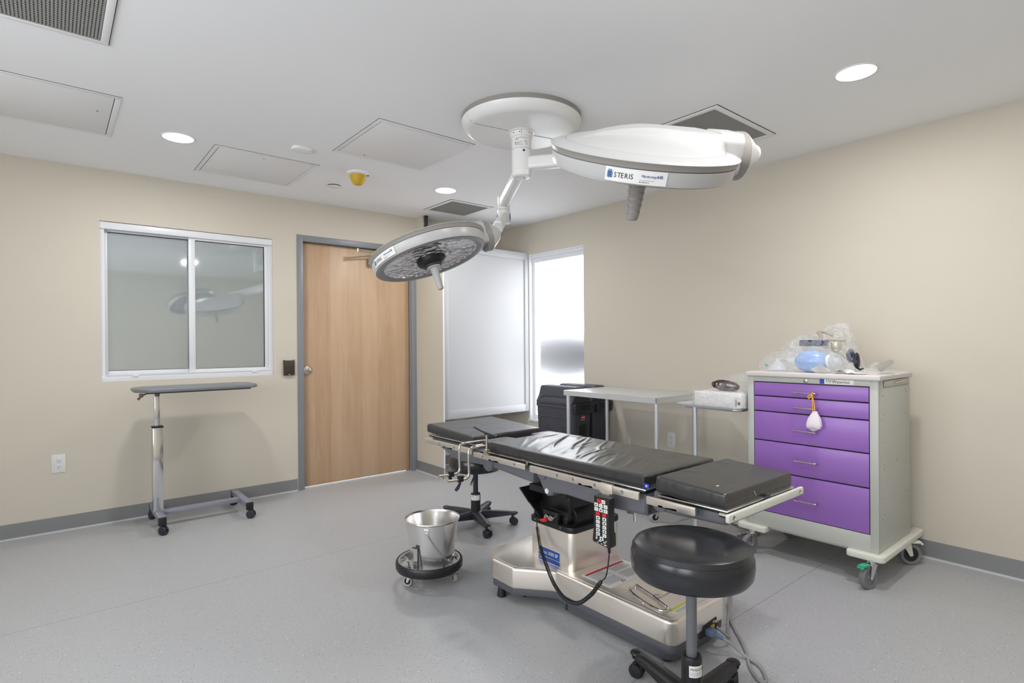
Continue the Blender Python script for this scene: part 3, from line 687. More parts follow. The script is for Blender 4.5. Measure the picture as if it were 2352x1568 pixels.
def pix(px, py, dep):   # a point seen at px, py at depth dep in front of the camera
    R = V((.7703, -.6377, 0)); U = V((0, 0, 1)); F = FW
    cr, sr = math.cos(-.00698), math.sin(-.00698)
    r2 = R * cr + U * sr; u2 = U * cr - R * sr; f2 = F * 1.0 + V((0, 0, -.00234))
    return V((0, 0, 1.2733)) + (f2 + r2 * ((px - 1176) / 1278.6) - u2 * ((py - 790.9) / 1278.6)) * dep
# far head: lens turned to the camera
n1 = V((-.176, .283, .943)).normalized(); C1 = V((1.527, 2.496, 1.704)) + n1 * .070
e1 = pix(1157, 470, 3.93)
head('tilted light head showing its lens and black hub', C1, n1, RT * .93 + FW * .30, 'handle_pale', e1, (CX, CY, 2.262), True, -FW * .72 - RT * .69)
# near head: white domed back turned to the camera
n2 = V((-.228, -.399, .888)).normalized(); C2 = V((1.521, 1.145, 1.915))
e2 = V((CX, CY, 0)) + RT * .785 - FW * .2
head('large light head showing its white domed back', C2, n2, RT * .985 + FW * .17, 'handle_grey', e2, (CX, CY, 2.285), False, -FW * .98 - RT * .2)
# ------------------------------------------------------------------ operating table
TX = 2.04; X0, X1 = 1.787, 2.293
root = thing('operating_table', 'black padded steel operating table in the middle of the room', 'operating table', (TX, 1.9, 0))
def edge_pad(x0, x1, y0, y1, zb, zt, wr=None, tilt=0.0, r=.010, nx=26, ny=40, gather=.0012):
    """soft covered pad: rounded top edge, sagging sides with small gathers"""
    tb = bmesh.new(); yc = (y0 + y1) / 2
    def ztop(x, y): return zt + tilt * (y - yc) + (wr(x, y) if wr else 0)
    ax0, ax1, ay0, ay1 = x0 + r, x1 - r, y0 + r, y1 - r
    g = [[None] * (ny + 1) for _ in range(nx + 1)]
    for i in range(nx + 1):
        for j in range(ny + 1):
            x = ax0 + (ax1 - ax0) * i / nx; y = ay0 + (ay1 - ay0) * j / ny; g[i][j] = tb.verts.new((x, y, ztop(x, y)))
    for i in range(nx):
        for j in range(ny): tb.faces.new((g[i][j], g[i + 1][j], g[i + 1][j + 1], g[i][j + 1]))
    per = [(g[i][0], (0, -1)) for i in range(nx)] + [(g[nx][j], (1, 0)) for j in range(ny)] + [(g[i][ny], (0, 1)) for i in range(nx, 0, -1)] + [(g[0][j], (-1, 0)) for j in range(ny, 0, -1)]
    n = len(per); dirs = []
    for k, (v, d) in enumerate(per):
        a = V(d); b = V(per[k - 1][1]); dd = (a + b)
        dirs.append(dd.normalized() * (1.25 if (a - b).length > .1 else 1))
    prev = [p[0] for p in per]; H = zt - zb
    steps = [(math.sin(t), 1 - math.cos(t)) for t in (PI / 8, PI / 4, 3 * PI / 8, PI / 2)]
    rings = [(r * s, r * c) for s, c in steps] + [(r + .0015, H * .45), (r + .001, H * .8), (r - .003, H)]
    for li, (o, dz) in enumerate(rings):
        cur = []
        for k, (v, d) in enumerate(per):
            q = v.co; w = noise.noise(V((q.x * 38, q.y * 38, 3.1))) * gather * (1 if li > 2 else .2) + noise.noise(V((q.x * 120, q.y * 120, li * .3))) * gather * .5 * (li > 3)
            e = dirs[k]; z = q.z - dz
            if li == len(rings) - 1: z = zb + tilt * (q.y - yc)
            cur.append(tb.verts.new((q.x + e.x * (o + w), q.y + e.y * (o + w), z)))
        for k in range(n): tb.faces.new((prev[k], cur[k], cur[(k + 1) % n], prev[(k + 1) % n]))
        prev = cur
    tb.faces.new(prev); bmesh.ops.recalc_face_normals(tb, faces=tb.faces); return tb
def ridged(x, y, ang, fs, ft, seed):
    c, s = math.cos(ang), math.sin(ang); a = x * c + y * s; t = -x * s + y * c
    nn = noise.noise(V((a * fs, t * ft, seed))); return max(0, 1 - abs(nn) * 3.2) ** 2
def wr_main(x, y):
    m = max(0, min(1, (y - 1.40) / .2)) * max(0, min(1, (2.36 - y) / .12)) * max(0, min(1, (x - X0 - .01) / .06))
    m2 = max(0, min(1, (1.95 - y) / .2))
    h = .0035 * ridged(x, y, math.radians(38), 1.6, 13, 1.7) * m * max(0, min(1, (y - 1.62) / .25))
    h += .0032 * ridged(x, y, math.radians(24), 2.2, 24, 5.2) * m * max(0, min(1, (2.1 - y) / .2)) * max(0, min(1, (2.16 - x) / .15))
    # long creases running from the near edge to the far corner
    for (ax, ay, bx, by, w, A) in ((1.90, 1.99, 2.28, 2.26, .0065, .0055), (1.94, 1.90, 2.28, 2.13, .006, .005), (1.97, 2.20, 2.28, 2.33, .006, .004), (1.83, 1.86, 2.22, 2.02, .005, .0035), (1.82, 1.74, 2.15, 1.84, .005, .003), (1.84, 1.66, 2.1, 1.74, .0045, .0028), (2.02, 1.78, 2.28, 1.98, .006, .0038)):
        d = V((bx - ax, by - ay)); L = d.length; d.normalize(); q = V((x - ax, y - ay)); s = q.dot(d) / L; t = q.x * d.y - q.y * d.x + .012 * math.sin(s * 5)
        f = max(0, min(1, s * 4)) * max(0, min(1, (1 - s) * 4)); h += A * f * (math.exp(-(t / w) ** 2) - .5 * math.exp(-((t - w * 1.8) / w) ** 2))
    return h + .0012 * noise.noise(V((x * 9, y * 9, 2)))
b = MB('pad'); b.add(edge_pad(X0, X1, 2.50, 2.985, .718, .769, lambda x, y: .0015 * noise.noise(V((x * 12, y * 12, 8))), .045, .009)); b.build('head_pad', root, sharp=60)
b = MB('pad'); b.add(edge_pad(X0, X1, 1.352, 2.358, .698, .7505, wr_main, 0, .010, 90, 150, .0022))
b.prism(roundpoly([(X0, 2.33), (1.985, 2.33), (1.965, 2.44), (X0, 2.425)], [.0, .0, .03, .03]), .698, .750, .010, 3)
b.prism(roundpoly([(2.115, 2.33), (X1, 2.33), (X1, 2.43), (2.135, 2.425)], [.0, .0, .03, .03]), .698, .750, .010, 3)
main = b.build('main_pad', root, sharp=60)
b = MB('pad'); b.add(edge_pad(X0, X1, 1.012, 1.296, .692, .7525, lambda x, y: .002 * ridged(x, y, 1.9, 6, 16, 3) * max(0, min(1, (y - 1.2) / .08)), .050, .009))
b.m('paper')   # two pale scuffs on the foot pad
b.tube(spline([(1.99, 1.0105, .724), (1.992, 1.0095, .716), (2.0, 1.009, .706)], 4), [.0008] * 9, 6); b.ball((1.865, 1.085, .7492), (.008, .004, .0008), 10)
b.build('leg_pad', root, sharp=60)
t = MB('blue_deep'); t.box((1.781, 1.326, .705), (1.7835, 1.348, .722), .0008); t.m('paper'); t.lathe([(.0042, 0), (.0042, .0006), (.002, .0006), (.002, 0)], 16, frame_m((1.7809, 1.337, .7135), (0, 1, 0), (-1, 0, 0)))
plab(t.build('pad_tag', main), 'small blue fabric tag')

# grey frames under the three sections
def frame_sec(name, poly, x0, x1, b=.012, m='shroud'):
    f = MB(m); f.prism(poly, x0, x1, b, 3, plane='yz'); return f
FX0, FX1 = 1.80, 2.28
f = frame_sec('head', [(2.955, .712), (2.95, .672), (2.66, .598), (2.43, .612), (2.43, .70)], FX0, FX1)
f.m('black'); f.box((X0, 2.47, .703), (X1, 2.965, .716), .003); f.m('steel'); f.box((X0 - .003, 2.46, .712), (X1 + .003, 2.975, .7185), .003)
f.build('head_section', root)
f = frame_sec('mid', [(2.45, .690), (2.45, .64), (2.38, .612), (2.30, .61), (2.025, .592), (2.02, .69)], FX0, FX1)
f.cyl((FX0 - .012, 2.375, .632), (FX1 + .012, 2.375, .632), .042, n=32, b=.006); f.cyl((FX0 - .016, 2.375, .632), (FX1 + .016, 2.375, .632), .031, n=32, b=.004)
f.m('steel'); f.box((X0 - .002, 2.02, .690), (X1 + .002, 2.43, .6975), .003); f.m('black'); f.box((X0 + .004, 2.02, .676), (X1 - .004, 2.44, .690), .002)
f.tube([(X0 - .008, 2.36, .684), (X0 - .008, 2.03, .684)], .005, 8); f.m('nickel'); f.cyl((X0 - .012, 2.035, .68), (X0 - .012, 2.035, .698), .005)
f.build('back_section', root)
f = frame_sec('seat', [(1.975, .690), (1.985, .64), (1.97, .60), (1.945, .565), (1.925, .548), (1.895, .555), (1.885, .572), (1.80, .580), (1.62, .575), (1.37, .588), (1.355, .60), (1.352, .690)], FX0, FX1)
f.cyl((FX0 - .008, 1.955, .655), (FX1 + .008, 1.955, .655), .032, n=28, b=.004)
f.m('white_frame'); f.lathe([(.0125, 0), (.0125, .003), (.009, .004), (0, .004)], 20, frame_m((FX0 - .0005, 1.922, .574), (0, 1, 0), (-1, 0, 0)))
f.m('steel'); f.box((X0 - .004, 1.342, .690), (X1 + .004, 2.02, .6975), .003); f.m('black'); f.box((X0 + .002, 1.35, .676), (X1 - .002, 2.0, .690), .002)
f.m('skirt'); f.box((FX0 - .002, 1.345, .592), (FX1 + .002, 1.356, .65), .003); f.m('black'); f.box((FX0 + .002, 1.338, .60), (FX0 + .02, 1.352, .645), .003)
f.m('chrome'); f.cyl((FX0 + .03, 1.43, .545), (FX0 + .03, 1.43, .585), .0075); f.m('shroud'); f.cyl((FX0 + .05, 1.46, .568), (FX0 + .05, 1.46, .59), .022)
f.build('seat_section', root)
f = frame_sec('leg', [(1.318, .694), (1.325, .655), (1.30, .622), (1.22, .622), (1.02, .632), (1.012, .680)], FX0, FX1)
f.cyl((FX0 - .006, 1.288, .655), (FX1 + .006, 1.288, .655), .034, n=28, b=.004)
f.m('black'); f.box((X0 + .004, 1.012, .674), (X1 - .004, 1.28, .686), .003); f.m('steel'); f.box((X0 - .004, 1.000, .684), (X1 + .004, 1.285, .6905), .004)
f.m('navy'); f.box((2.05, .994, .668), (2.085, 1.012, .693), .003)
f.build('leg_section', root)
# slotted side rails on both long sides
def rail(y0, y1, z0, z1, notch, screws, side=-1):
    """stainless accessory rail with square notches in its lower edge"""
    x = X0 - .034 if side < 0 else X1 + .034; w = .010; r = MB('satin')
    pts = [(y0, z0)]
    for q in sorted(notch): pts += [(q - .009, z0), (q - .009, z0 + .006), (q + .009, z0 + .006), (q + .009, z0)]
    pts += [(y1, z0), (y1, z1), (y0, z1)]
    r.prism(roundpoly(pts, [.004] + [.0005] * (len(pts) - 4) + [.004, .004, .004]), x - w / 2, x + w / 2, .0012, 2, plane='yz')
    r.m('nickel')
    for q in screws:
        T = frame_m((x + side * w / 2, q, (z0 + z1) / 2), (0, 1, 0), (side, 0, 0)); r.m('chrome'); r.lathe([(.0092, 0), (.0088, .0012), (.0062, .0014), (.0055, .0001), (0, .0001)], 18, T)
        r.m('ink'); r.box((-.003, -.0007, .0001), (.003, .0007, .0006), T=T); r.box((-.0007, -.003, .0001), (.0007, .003, .0006), T=T); r.m('nickel')
    for q in screws[:1] + screws[-1:]: r.cyl((x, q, (z0 + z1) / 2), (X0 + .02 if side < 0 else X1 - .02, q, (z0 + z1) / 2), .008)
    return r.build('side_rail', root)
for sd in (-1, 1):
    rail(2.462, 2.955, .672, .702, [2.735, 2.66], [2.89, 2.79, 2.63], sd)
    rail(2.022, 2.444, .664, .690, [2.30, 2.24], [2.36, 2.10], sd)
    rail(1.350, 1.988, .661, .692, [1.66, 1.60], [1.80, 1.70, 1.575, 1.43], sd)
    rail(1.105, 1.314, .656, .686, [1.25, 1.19], [], sd)
e = MB('bumper'); e.prism(roundpoly([(1.752, .659), (2.328, .659), (2.328, .688), (1.752, .688)], .006), .978, .992, .003, plane='xz')
e.m('nickel')
for x in (1.785, 2.295):
    T = frame_m((x, .978, .6735), (1, 0, 0), (0, -1, 0)); e.lathe([(.009, 0), (.008, .001), (.005, .0012), (.0045, 0), (0, 0)], 18, T); e.m('ink'); e.box((-.003, -.0008, .0002), (.003, .0008, .0007), T=T); e.m('nickel')
    e.cyl((x, .99, .6735), (x, 1.03, .6735), .008)
plab(e.build('end_rail', root), 'pale end rail')
# black mechanism between seat frame and column
k = MB('boot')
k.prism([(1.885, .372), (1.885, .41), (1.93, .45), (2.15, .50), (2.22, .545), (2.22, .40), (2.18, .372)], 1.87, 2.21, .004, plane='xz') if 0 else None
k.prism(roundpoly([(1.91, .392), (2.19, .392), (2.19, .43), (2.16, .46), (1.94, .46), (1.91, .42)], .006), 1.90, 2.14, .004, plane='xz')
k.prism([(2.04, .39), (2.04, .43), (2.0, .478), (1.91, .478), (1.878, .44), (1.878, .39)], 1.955, 2.20, .004, plane='yz')
k.box((1.93, 1.90, .42), (2.16, 2.10, .60), .01)
k.prism([(2.19, .53), (2.12, .47), (2.125, .465), (2.2, .525)], 1.86, 2.14, .001, plane='yz'); k.prism([(2.15, .475), (2.06, .405), (2.065, .40), (2.16, .468)], 1.88, 2.12, .001, plane='yz')
k.box((1.875, 1.93, .395), (1.90, 2.03, .452), .004); k.box((1.86, 1.86, .53), (2.2, 2.12, .565), .006)
k.m('nickel')
for y in (1.985, 1.955):
    k.cyl((1.876, y, .428), (1.852, y, .426), .013, n=20, b=.002); k.cyl((1.855, y, .426), (1.846, y, .4255), .010)
for y in (1.88, 1.865): k.cyl((1.88, y, .53), (1.88, y, .54), .004)
k.build('lift_mechanism', root)
# column box with black lid
BX0, BX1, BY0, BY1 = 1.888, 2.238, 1.845, 2.150
c = MB('steel_side'); c.prism(roundpoly([(BX0, BY0), (BX1, BY0), (BX1, BY1), (BX0, BY1)], .035, 7), .187, .372, .001)
c.m('black'); c.prism(roundpoly([(BX0 - .005, BY0 - .005), (BX1 + .005, BY0 - .005), (BX1 + .005, BY1 + .005), (BX0 - .005, BY1 + .005)], .04, 7), .366, .394, .004, 2)
c.m('gap'); c.prism(roundpoly([(BX0 + .004, BY0 + .004), (BX1 - .004, BY0 + .004), (BX1 - .004, BY1 - .004), (BX0 + .004, BY1 - .004)], .032, 7), .18, .188)
c.m('nickel')
for y in (2.10, 1.92): c.cyl((BX0 - .006, y, .382), (BX0 - .004, y, .382), .0035)
col = c.build('column', root)
# blue maker's label on the column
p = MB('paper'); lx = BX0 - .0006; p.box((lx - .0004, 1.925, .187), (lx, 2.083, .258)); p.m('blue_ink')
p.box((lx - .0008, 1.928, .2125), (lx, 2.080, .2555)); p.box((lx - .0008, 1.928, .1895), (lx, 2.080, .2105))
def on_x(y, z, x): return Matrix(((0, 0, -1, x), (-1, 0, 0, y), (0, 1, 0, z), (0, 0, 0, 1)))
p.m('paper'); p.text('Amsco 3080 SP', .0235, on_x(2.0765, .2265, lx - .0008), .0003, sx=.90); p.text('Surgical Table', .0105, on_x(2.075, .198, lx - .0008), .0003, sx=.72)
p.text('Surgical Table', .0105, on_x(2.0745, .198, lx - .0008), .0003, sx=.72)
plab(p.build('column_label', col), 'blue label reading Amsco 3080 SP')
# stainless base: wide faceted foot at the head end, long narrow body
BZ0, BZ1 = .082, .186
out = [(1.842, 1.262), (2.240, 1.262), (2.240, 1.92), (2.375, 2.075), (2.375, 2.24), (2.27, 2.36), (1.82, 2.36), (1.712, 2.24), (1.712, 2.075), (1.842, 1.915)]
s = MB('steel_side'); s.prism(roundpoly(out, [.045, .045, .05, .03, .03, .03, .03, .03, .03, .05], 6), BZ0, BZ1, .014, 4)
def inset(poly, d):
    n = len(poly); q = []
    for i in range(n):
        a, p0, c = V(poly[i - 1]), V(poly[i]), V(poly[(i + 1) % n]); e1 = (p0 - a).normalized(); e2 = (c - p0).normalized()
        n1 = V((-e1.y, e1.x)); n2 = V((-e2.y, e2.x)); m = (n1 + n2).normalized(); q.append(tuple(p0 + m * d / max(.3, m.dot(n1))))
    return q
s.prism(roundpoly(inset(out, .018), [.03] * 10, 5), BZ1 - .002, BZ1 + .001, .002, 2)
bs = s.build('base_cover', root, sharp=50)
k = MB('skirt'); k.prism(roundpoly(inset(out, .006), [.04, .04, .05, .03, .03, .03, .03, .03, .03, .05], 5), .052, .084, .003)
body = [(1.862, 1.282), (2.220, 1.282), (2.220, 1.90), (1.862, 1.90)]
k.prism(roundpoly(inset(body, .0), [.05, .05, .03, .03], 5), .014, .06, .004)
k.m('gap'); k.box((1.859, 1.855, .016), (1.862, 1.862, .082))
k.build('base_skirt', root)
for (x, y) in ((1.742, 2.20), (2.34, 2.20), (1.9, 2.30), (2.16, 2.30), (1.90, 1.33), (2.18, 1.33)):
    f = MB('black_soft'); f.lathe([(.021, 0), (.023, .002), (.015, .054), (.011, .058)], 24, Matrix.Translation((x, y, 0))); f.build('leveling_foot', root)
for (x, y) in ((1.83, 2.12), (2.25, 2.12)):
    f = MB('boot'); f.cyl((x - .014, y, .028), (x + .014, y, .028), .028, n=28, b=.004); f.box((x - .02, y - .018, .03), (x - .016, y + .018, .056)); f.box((x + .016, y - .018, .03), (x + .02, y + .018, .056)); f.build('base_caster', root)
# printed caution sheet and yellow strip on the base top
def sheet(name, P, mt, parent):
    q = MB(mt); q.prism(roundpoly(P, .006, 3), BZ1 + .001, BZ1 + .0016); return q
Q = [(1.897, 1.800), (2.195, 1.800), (2.195, 1.618), (1.897, 1.618)]; zt = BZ1 + .0017
q = sheet('caution', Q, 'paper', bs)
q.m('red_ink'); q.box((1.912, 1.775, zt), (2.18, 1.791, zt + .0003)); q.m('ink_grey'); rn = random.Random(3)
for i in range(16):
    y = 1.766 - i * .0078
    if 6 <= i <= 7: q.box((1.912, y - .0014, zt), (1.912 + .06, y + .0014, zt + .0003)); continue
    q.box((1.914, y - .0011, zt), (1.914 + .085 + rn.random() * .03, y + .0011, zt + .0003)); q.box((2.05, y - .0011, zt), (2.05 + .10 + rn.random() * .03, y + .0011, zt + .0003))
q.m('ink'); q.prism([(1.99, 1.630), (2.018, 1.630), (2.004, 1.652)], zt, zt + .0004); q.m('paper'); q.prism([(1.996, 1.634), (2.012, 1.634), (2.004, 1.646)], zt, zt + .0006)
plab(q.build('caution_label', bs), 'printed white sheet with a red heading bar')
q = sheet('strip', [(1.915, 1.338), (2.15, 1.338), (2.15, 1.296), (1.915, 1.296)], 'paper', bs); q.m('yellow_ink'); q.box((1.917, 1.322, zt), (2.148, 1.336, zt + .0003)); q.m('ink_grey')
for i in range(2): q.box((1.93, 1.310 - i * .008, zt), (2.03, 1.312 - i * .008, zt + .0003))
plab(q.build('warning_label', bs), 'white strip with a yellow band')
# chrome pedal loop lying on the base
h = MB('chrome'); z = BZ1 + .008
h.tube(spline([(1.985, 1.560, z), (1.950, 1.556, z), (1.925, 1.525, z), (1.893, 1.440, z), (1.882, 1.365, z), (1.890, 1.338, z), (1.918, 1.336, z), (1.945, 1.395, z), (1.966, 1.445, z), (1.985, 1.51, z), (2.0, 1.558, z)], 6, True), .0045, 8, True)
h.tube(spline([(1.966, 1.445, z), (2.0, 1.430, z), (2.06, 1.432, z), (2.13, 1.452, z), (2.17, 1.49, z)], 6), .0045, 8)
for p3 in ((1.893, 1.44), (1.99, 1.556), (2.17, 1.49)): h.cyl((p3[0], p3[1], BZ1), (p3[0], p3[1], z), .004)
plab(h.build('release_pedal', bs), 'chrome wire pedal loop')
# power inlet recess at the foot end
k = MB('gap'); k.prism([(2.03, .062), (2.16, .062), (2.15, .115), (2.05, .108)], 1.2595, 1.27, plane='xz'); k.m('gold'); k.box((2.105, 1.2575, .072), (2.135, 1.261, .094), .002); k.box((2.12, 1.2575, .098), (2.14, 1.261, .108), .002); k.m('paper'); k.box((2.142, 1.2575, .094), (2.148, 1.26, .104))
k.build('power_inlet', root)
# bent stainless rods with black clamps at the head joint
def rod(y, z, xo, name, lever):
    r = MB('nickel'); r.tube(bend([(1.86, y, z), (1.667 + xo, y, z + .002), (1.672 + xo, y, z - .158), (1.54 + xo, y, z - .150)], .034, 6), .0072, 12)
    o = r.build('bent_rod', root)
    c = MB('black'); c.cyl((1.600 + xo, y, z - .1535), (1.630 + xo, y, z - .1555), .0125, n=16, b=.002); c.box((1.603 + xo, y - .014, z - .143), (1.632 + xo, y + .014, z - .135), .002)
    if lever: c.m('navy'); c.tube([(1.612 + xo, y - .006, z - .168), (1.585 + xo, y - .02, z - .19), (1.57 + xo, y - .03, z - .193)], [.006, .009, .0085], 12)
    else: c.box((1.598 + xo, y - .016, z - .175), (1.612 + xo, y, z - .165), .002)
    plab(c.build('rod_clamp', o), 'black clamp')
rod(2.462, .738, 0, 'a', False); rod(2.382, .726, .004, 'b', True)
c = MB('nickel'); c.cyl((1.752, 2.33, .70), (1.752, 2.33, .795), .006); c.box((1.74, 2.315, .69), (1.764, 2.345, .72), .003); c.m('black')
c.tube([(1.752, 2.44, .8225), (1.752, 2.35, .806), (1.752, 2.335, .803), (1.752, 2.24, .796)], [.0055, .0065, .009, .006], 10); c.ball((1.752, 2.335, .803), (.011, .012, .009), 14)
plab(c.build('clamp_lever', root), 'black T-shaped clamp lever')
# clip plate on the rail that the hand control hangs from
HY0, HY1 = 1.440, 1.536
# ------------------------------------------------------------------ hand control
hr = thing('hand_control', 'black hand control with white and red keys hanging from the table rail', 'remote control', (1.72, 1.488, .655))
b = MB('satin'); b.prism(roundpoly([(1.477, .657), (1.545, .657), (1.545, .696), (1.477, .696)], .003), 1.742, 1.7475, .001, plane='yz'); b.box((1.7455, 1.479, .692), (1.757, 1.543, .696)); b.box((1.739, 1.49, .645), (1.745, 1.53, .66)); b.build('hanging_hook', hr)
# body: front face looks toward -x, thicker at the bottom
b = MB('black'); px0, px1 = 1.701, 1.738
def hp(z): t = max(0, min(1, (.50 - z) / .05)); return .003 * t
b.prism(roundpoly([(1.500 - .045, .452), (1.500 + .049, .462), (1.500 + .041, .53), (1.500 + .039, .652), (1.500 - .041, .652), (1.500 - .039, .53)], [.008, .008, .01, .005, .005, .01], 4), px0, px1, .004, 3, plane='yz')
b.prism(roundpoly([(1.458, .454), (1.546, .462), (1.541, .51), (1.461, .51)], .006, 3), px1 - .006, px1 + .008, .004, 2, plane='yz')
b.m('black_soft'); b.tube([(1.722, 1.478, .458), (1.722, 1.476, .428)], [.0068, .0055], 12)
hb = b.build('control_body', hr)
def key(y, z, w, h, mt, arrow=False):
    k = MB(mt); hw, hh = w / 2, h / 2
    poly = [(y - hw, z - hh), (y + hw, z - hh), (y + hw, z + hh), (y - hw, z + hh)]
    if arrow: poly = [(y - hw, z - hh), (y + hw, z - hh), (y + hw, z + hh * .7), (y, z + hh * 1.35), (y - hw, z + hh * .7)]
    k.prism(poly, px0 - .0016, px0 + .001, .0004, 1, plane='yz'); k.m('ink' if mt == 'key' else 'red_ink'); r = random.Random(int(z * 10000 + y * 77777))
    k.box((px0 - .0019, y - w * .22, z - h * .06), (px0 - .0015, y + w * .22, z + h * (.02 + .1 * r.random())))
    k.box((px0 - .0019, y - w * (.05 + .15 * r.random()), z - h * .25), (px0 - .0015, y + w * .12, z + h * .2)) if r.random() < .6 else None
    k.build('key', hb)
yl, ym, yr = 1.5245, 1.500, 1.4755; w, h = .0195, .0145
key(1.5105, .634, w, h, 'red'); key(1.487, .634, w, h, 'key')
for i, z in enumerate((.6165, .5985)):
    key(yl, z, w, h, 'key'); key(ym, z, w, h, 'key', True); key(yr, z, w, h, 'key')
for i in range(6):
    z = .5815 - i * .0163; mt = 'red' if i == 0 else 'key'; key(1.516, z, w, h * .9, mt); key(1.482, z, w, h * .9, mt)
key(1.497, .4845, w, h, 'key')
k = MB('key')
for (y, z, ww, hh) in ((1.523, .489, .006, .005), (1.524, .481, .008, .006), (1.474, .479, .006, .004), (1.506, .4735, .014, .004), (1.482, .472, .012, .004), (1.518, .4655, .010, .0022), (1.497, .464, .009, .002), (1.478, .463, .014, .004)): k.box((px0 - .0012, y - ww / 2, z - hh / 2), (px0 + .001, y + ww / 2, z + hh / 2))
k.build('printed_marks', hb)
# coiled cord to the plug on the mechanism
way = spline([(1.858, 2.058, .358), (1.853, 2.045, .33), (1.838, 2.01, .27), (1.80, 1.92, .205), (1.765, 1.835, .165), (1.735, 1.74, .148), (1.72, 1.65, .165), (1.716, 1.575, .225), (1.716, 1.535, .275), (1.717, 1.518, .30)], 14)
L = [0.0]
for a, c in zip(way, way[1:]): L.append(L[-1] + (c - a).length)
turns = L[-1] / .0068; coil = []; nseg = int(turns * 8); idx = 0
for i in range(nseg + 1):
    s = L[-1] * i / nseg
    while idx < len(L) - 2 and L[idx + 1] < s: idx += 1
    f = (s - L[idx]) / max(1e-9, L[idx + 1] - L[idx]); p0 = way[idx].lerp(way[idx + 1], f); t = (way[idx + 1] - way[idx]).normalized()
    a1 = t.cross(V((1, 0, .2))).normalized(); a2 = t.cross(a1); an = 2 * PI * turns * i / nseg
    coil.append(p0 + (a1 * math.cos(an) + a2 * math.sin(an)) * .0072)
c = MB('black'); c.tube(coil, .0021, 5)
c.tube(spline([(1.722, 1.476, .432), (1.719, 1.480, .38), (1.716, 1.490, .33), (1.717, 1.512, .305), (1.717, 1.518, .298)], 6), .0027, 8)
c.tube(spline([(1.852, 1.998, .405), (1.853, 2.035, .402), (1.857, 2.055, .392), (1.858, 2.06, .37), (1.858, 2.058, .356)], 6), .0027, 8)
cord = c.build('coiled_cord', hr)
c = MB('red'); c.tube([(1.846, 1.975, .418), (1.848, 1.99, .412), (1.851, 2.012, .404), (1.8525, 2.03, .4025)], [.0085, .0095, .0075, .004], 14); plab(c.build('plug', cord), 'red plug')
# ------------------------------------------------------------------ power cable of the table
pc = MB('cable')
pc.tube(spline([(2.10, 1.22, .066), (2.12, 1.18, .048), (2.135, 1.135, .016), (2.12, 1.06, .0065), (2.05, 1.00, .0065), (2.03, 1.02, .0065), (2.09, 1.085, .0065), (2.15, 1.125, .0065), (2.225, 1.185, .0065), (2.36, 1.31, .008), (2.50, 1.40, .03), (2.535, 1.412, .05), (2.515, 1.395, .035), (2.37, 1.33, .012), (2.26, 1.27, .008), (2.19, 1.225, .03), (2.152, 1.236, .062), (2.146, 1.258, .075)], 9), .0062, 10)
pcr = tag(pc.build('power_cable', org=(2.2, 1.2, 0)), 'grey power cable looping on the floor at the foot end of the operating table', 'cable')
pp = MB('plug'); pp.box((2.062, 1.225, .068), (2.10, 1.262, .094), .006); pp.cyl((2.085, 1.235, .078), (2.105, 1.205, .062), .011, .008, n=16); plab(pp.build('cable_plug', pcr), 'translucent blue-grey plug')
# ------------------------------------------------------------------ small casters
def twin_caster(parent, x, y, ang, R, mt='navy', wid=.030, stem=.02, ztop=None):
    """twin-wheel caster under a leg end: hood with stem, and a wheel pair"""
    d = V((math.cos(ang), math.sin(ang), 0)); ax = V((-d.y, d.x, 0)); c = V((x, y, R)) + d * R * .35; zt = ztop or R * 2 + stem
    h = MB(mt); h.cyl((x, y, R * 1.1), (x, y, zt), R * .30, n=14)
    T = frame_m(c, d, ax)
    h.lathe([(R * .72, -wid * .12), (R * .72, wid * .12)], 24, T)
    h.lathe([(R * .9, -wid * .46), (R * 1.03, -wid * .40), (R * 1.03, wid * .40), (R * .9, wid * .46)], 16, T, caps=False, arc=PI * .75, a0=PI * .02)
    o = h.build('caster', parent)
    w = MB(mt)
    for s in (-1, 1):
        w.lathe([(R * .55, s * wid * .12), (R, s * wid * .14), (R, s * wid * .42), (R * .92, s * wid * .5), (R * .6, s * wid * .52), (0, s * wid * .53)], 28, T, caps=False)
    w.build('wheel', o); return o
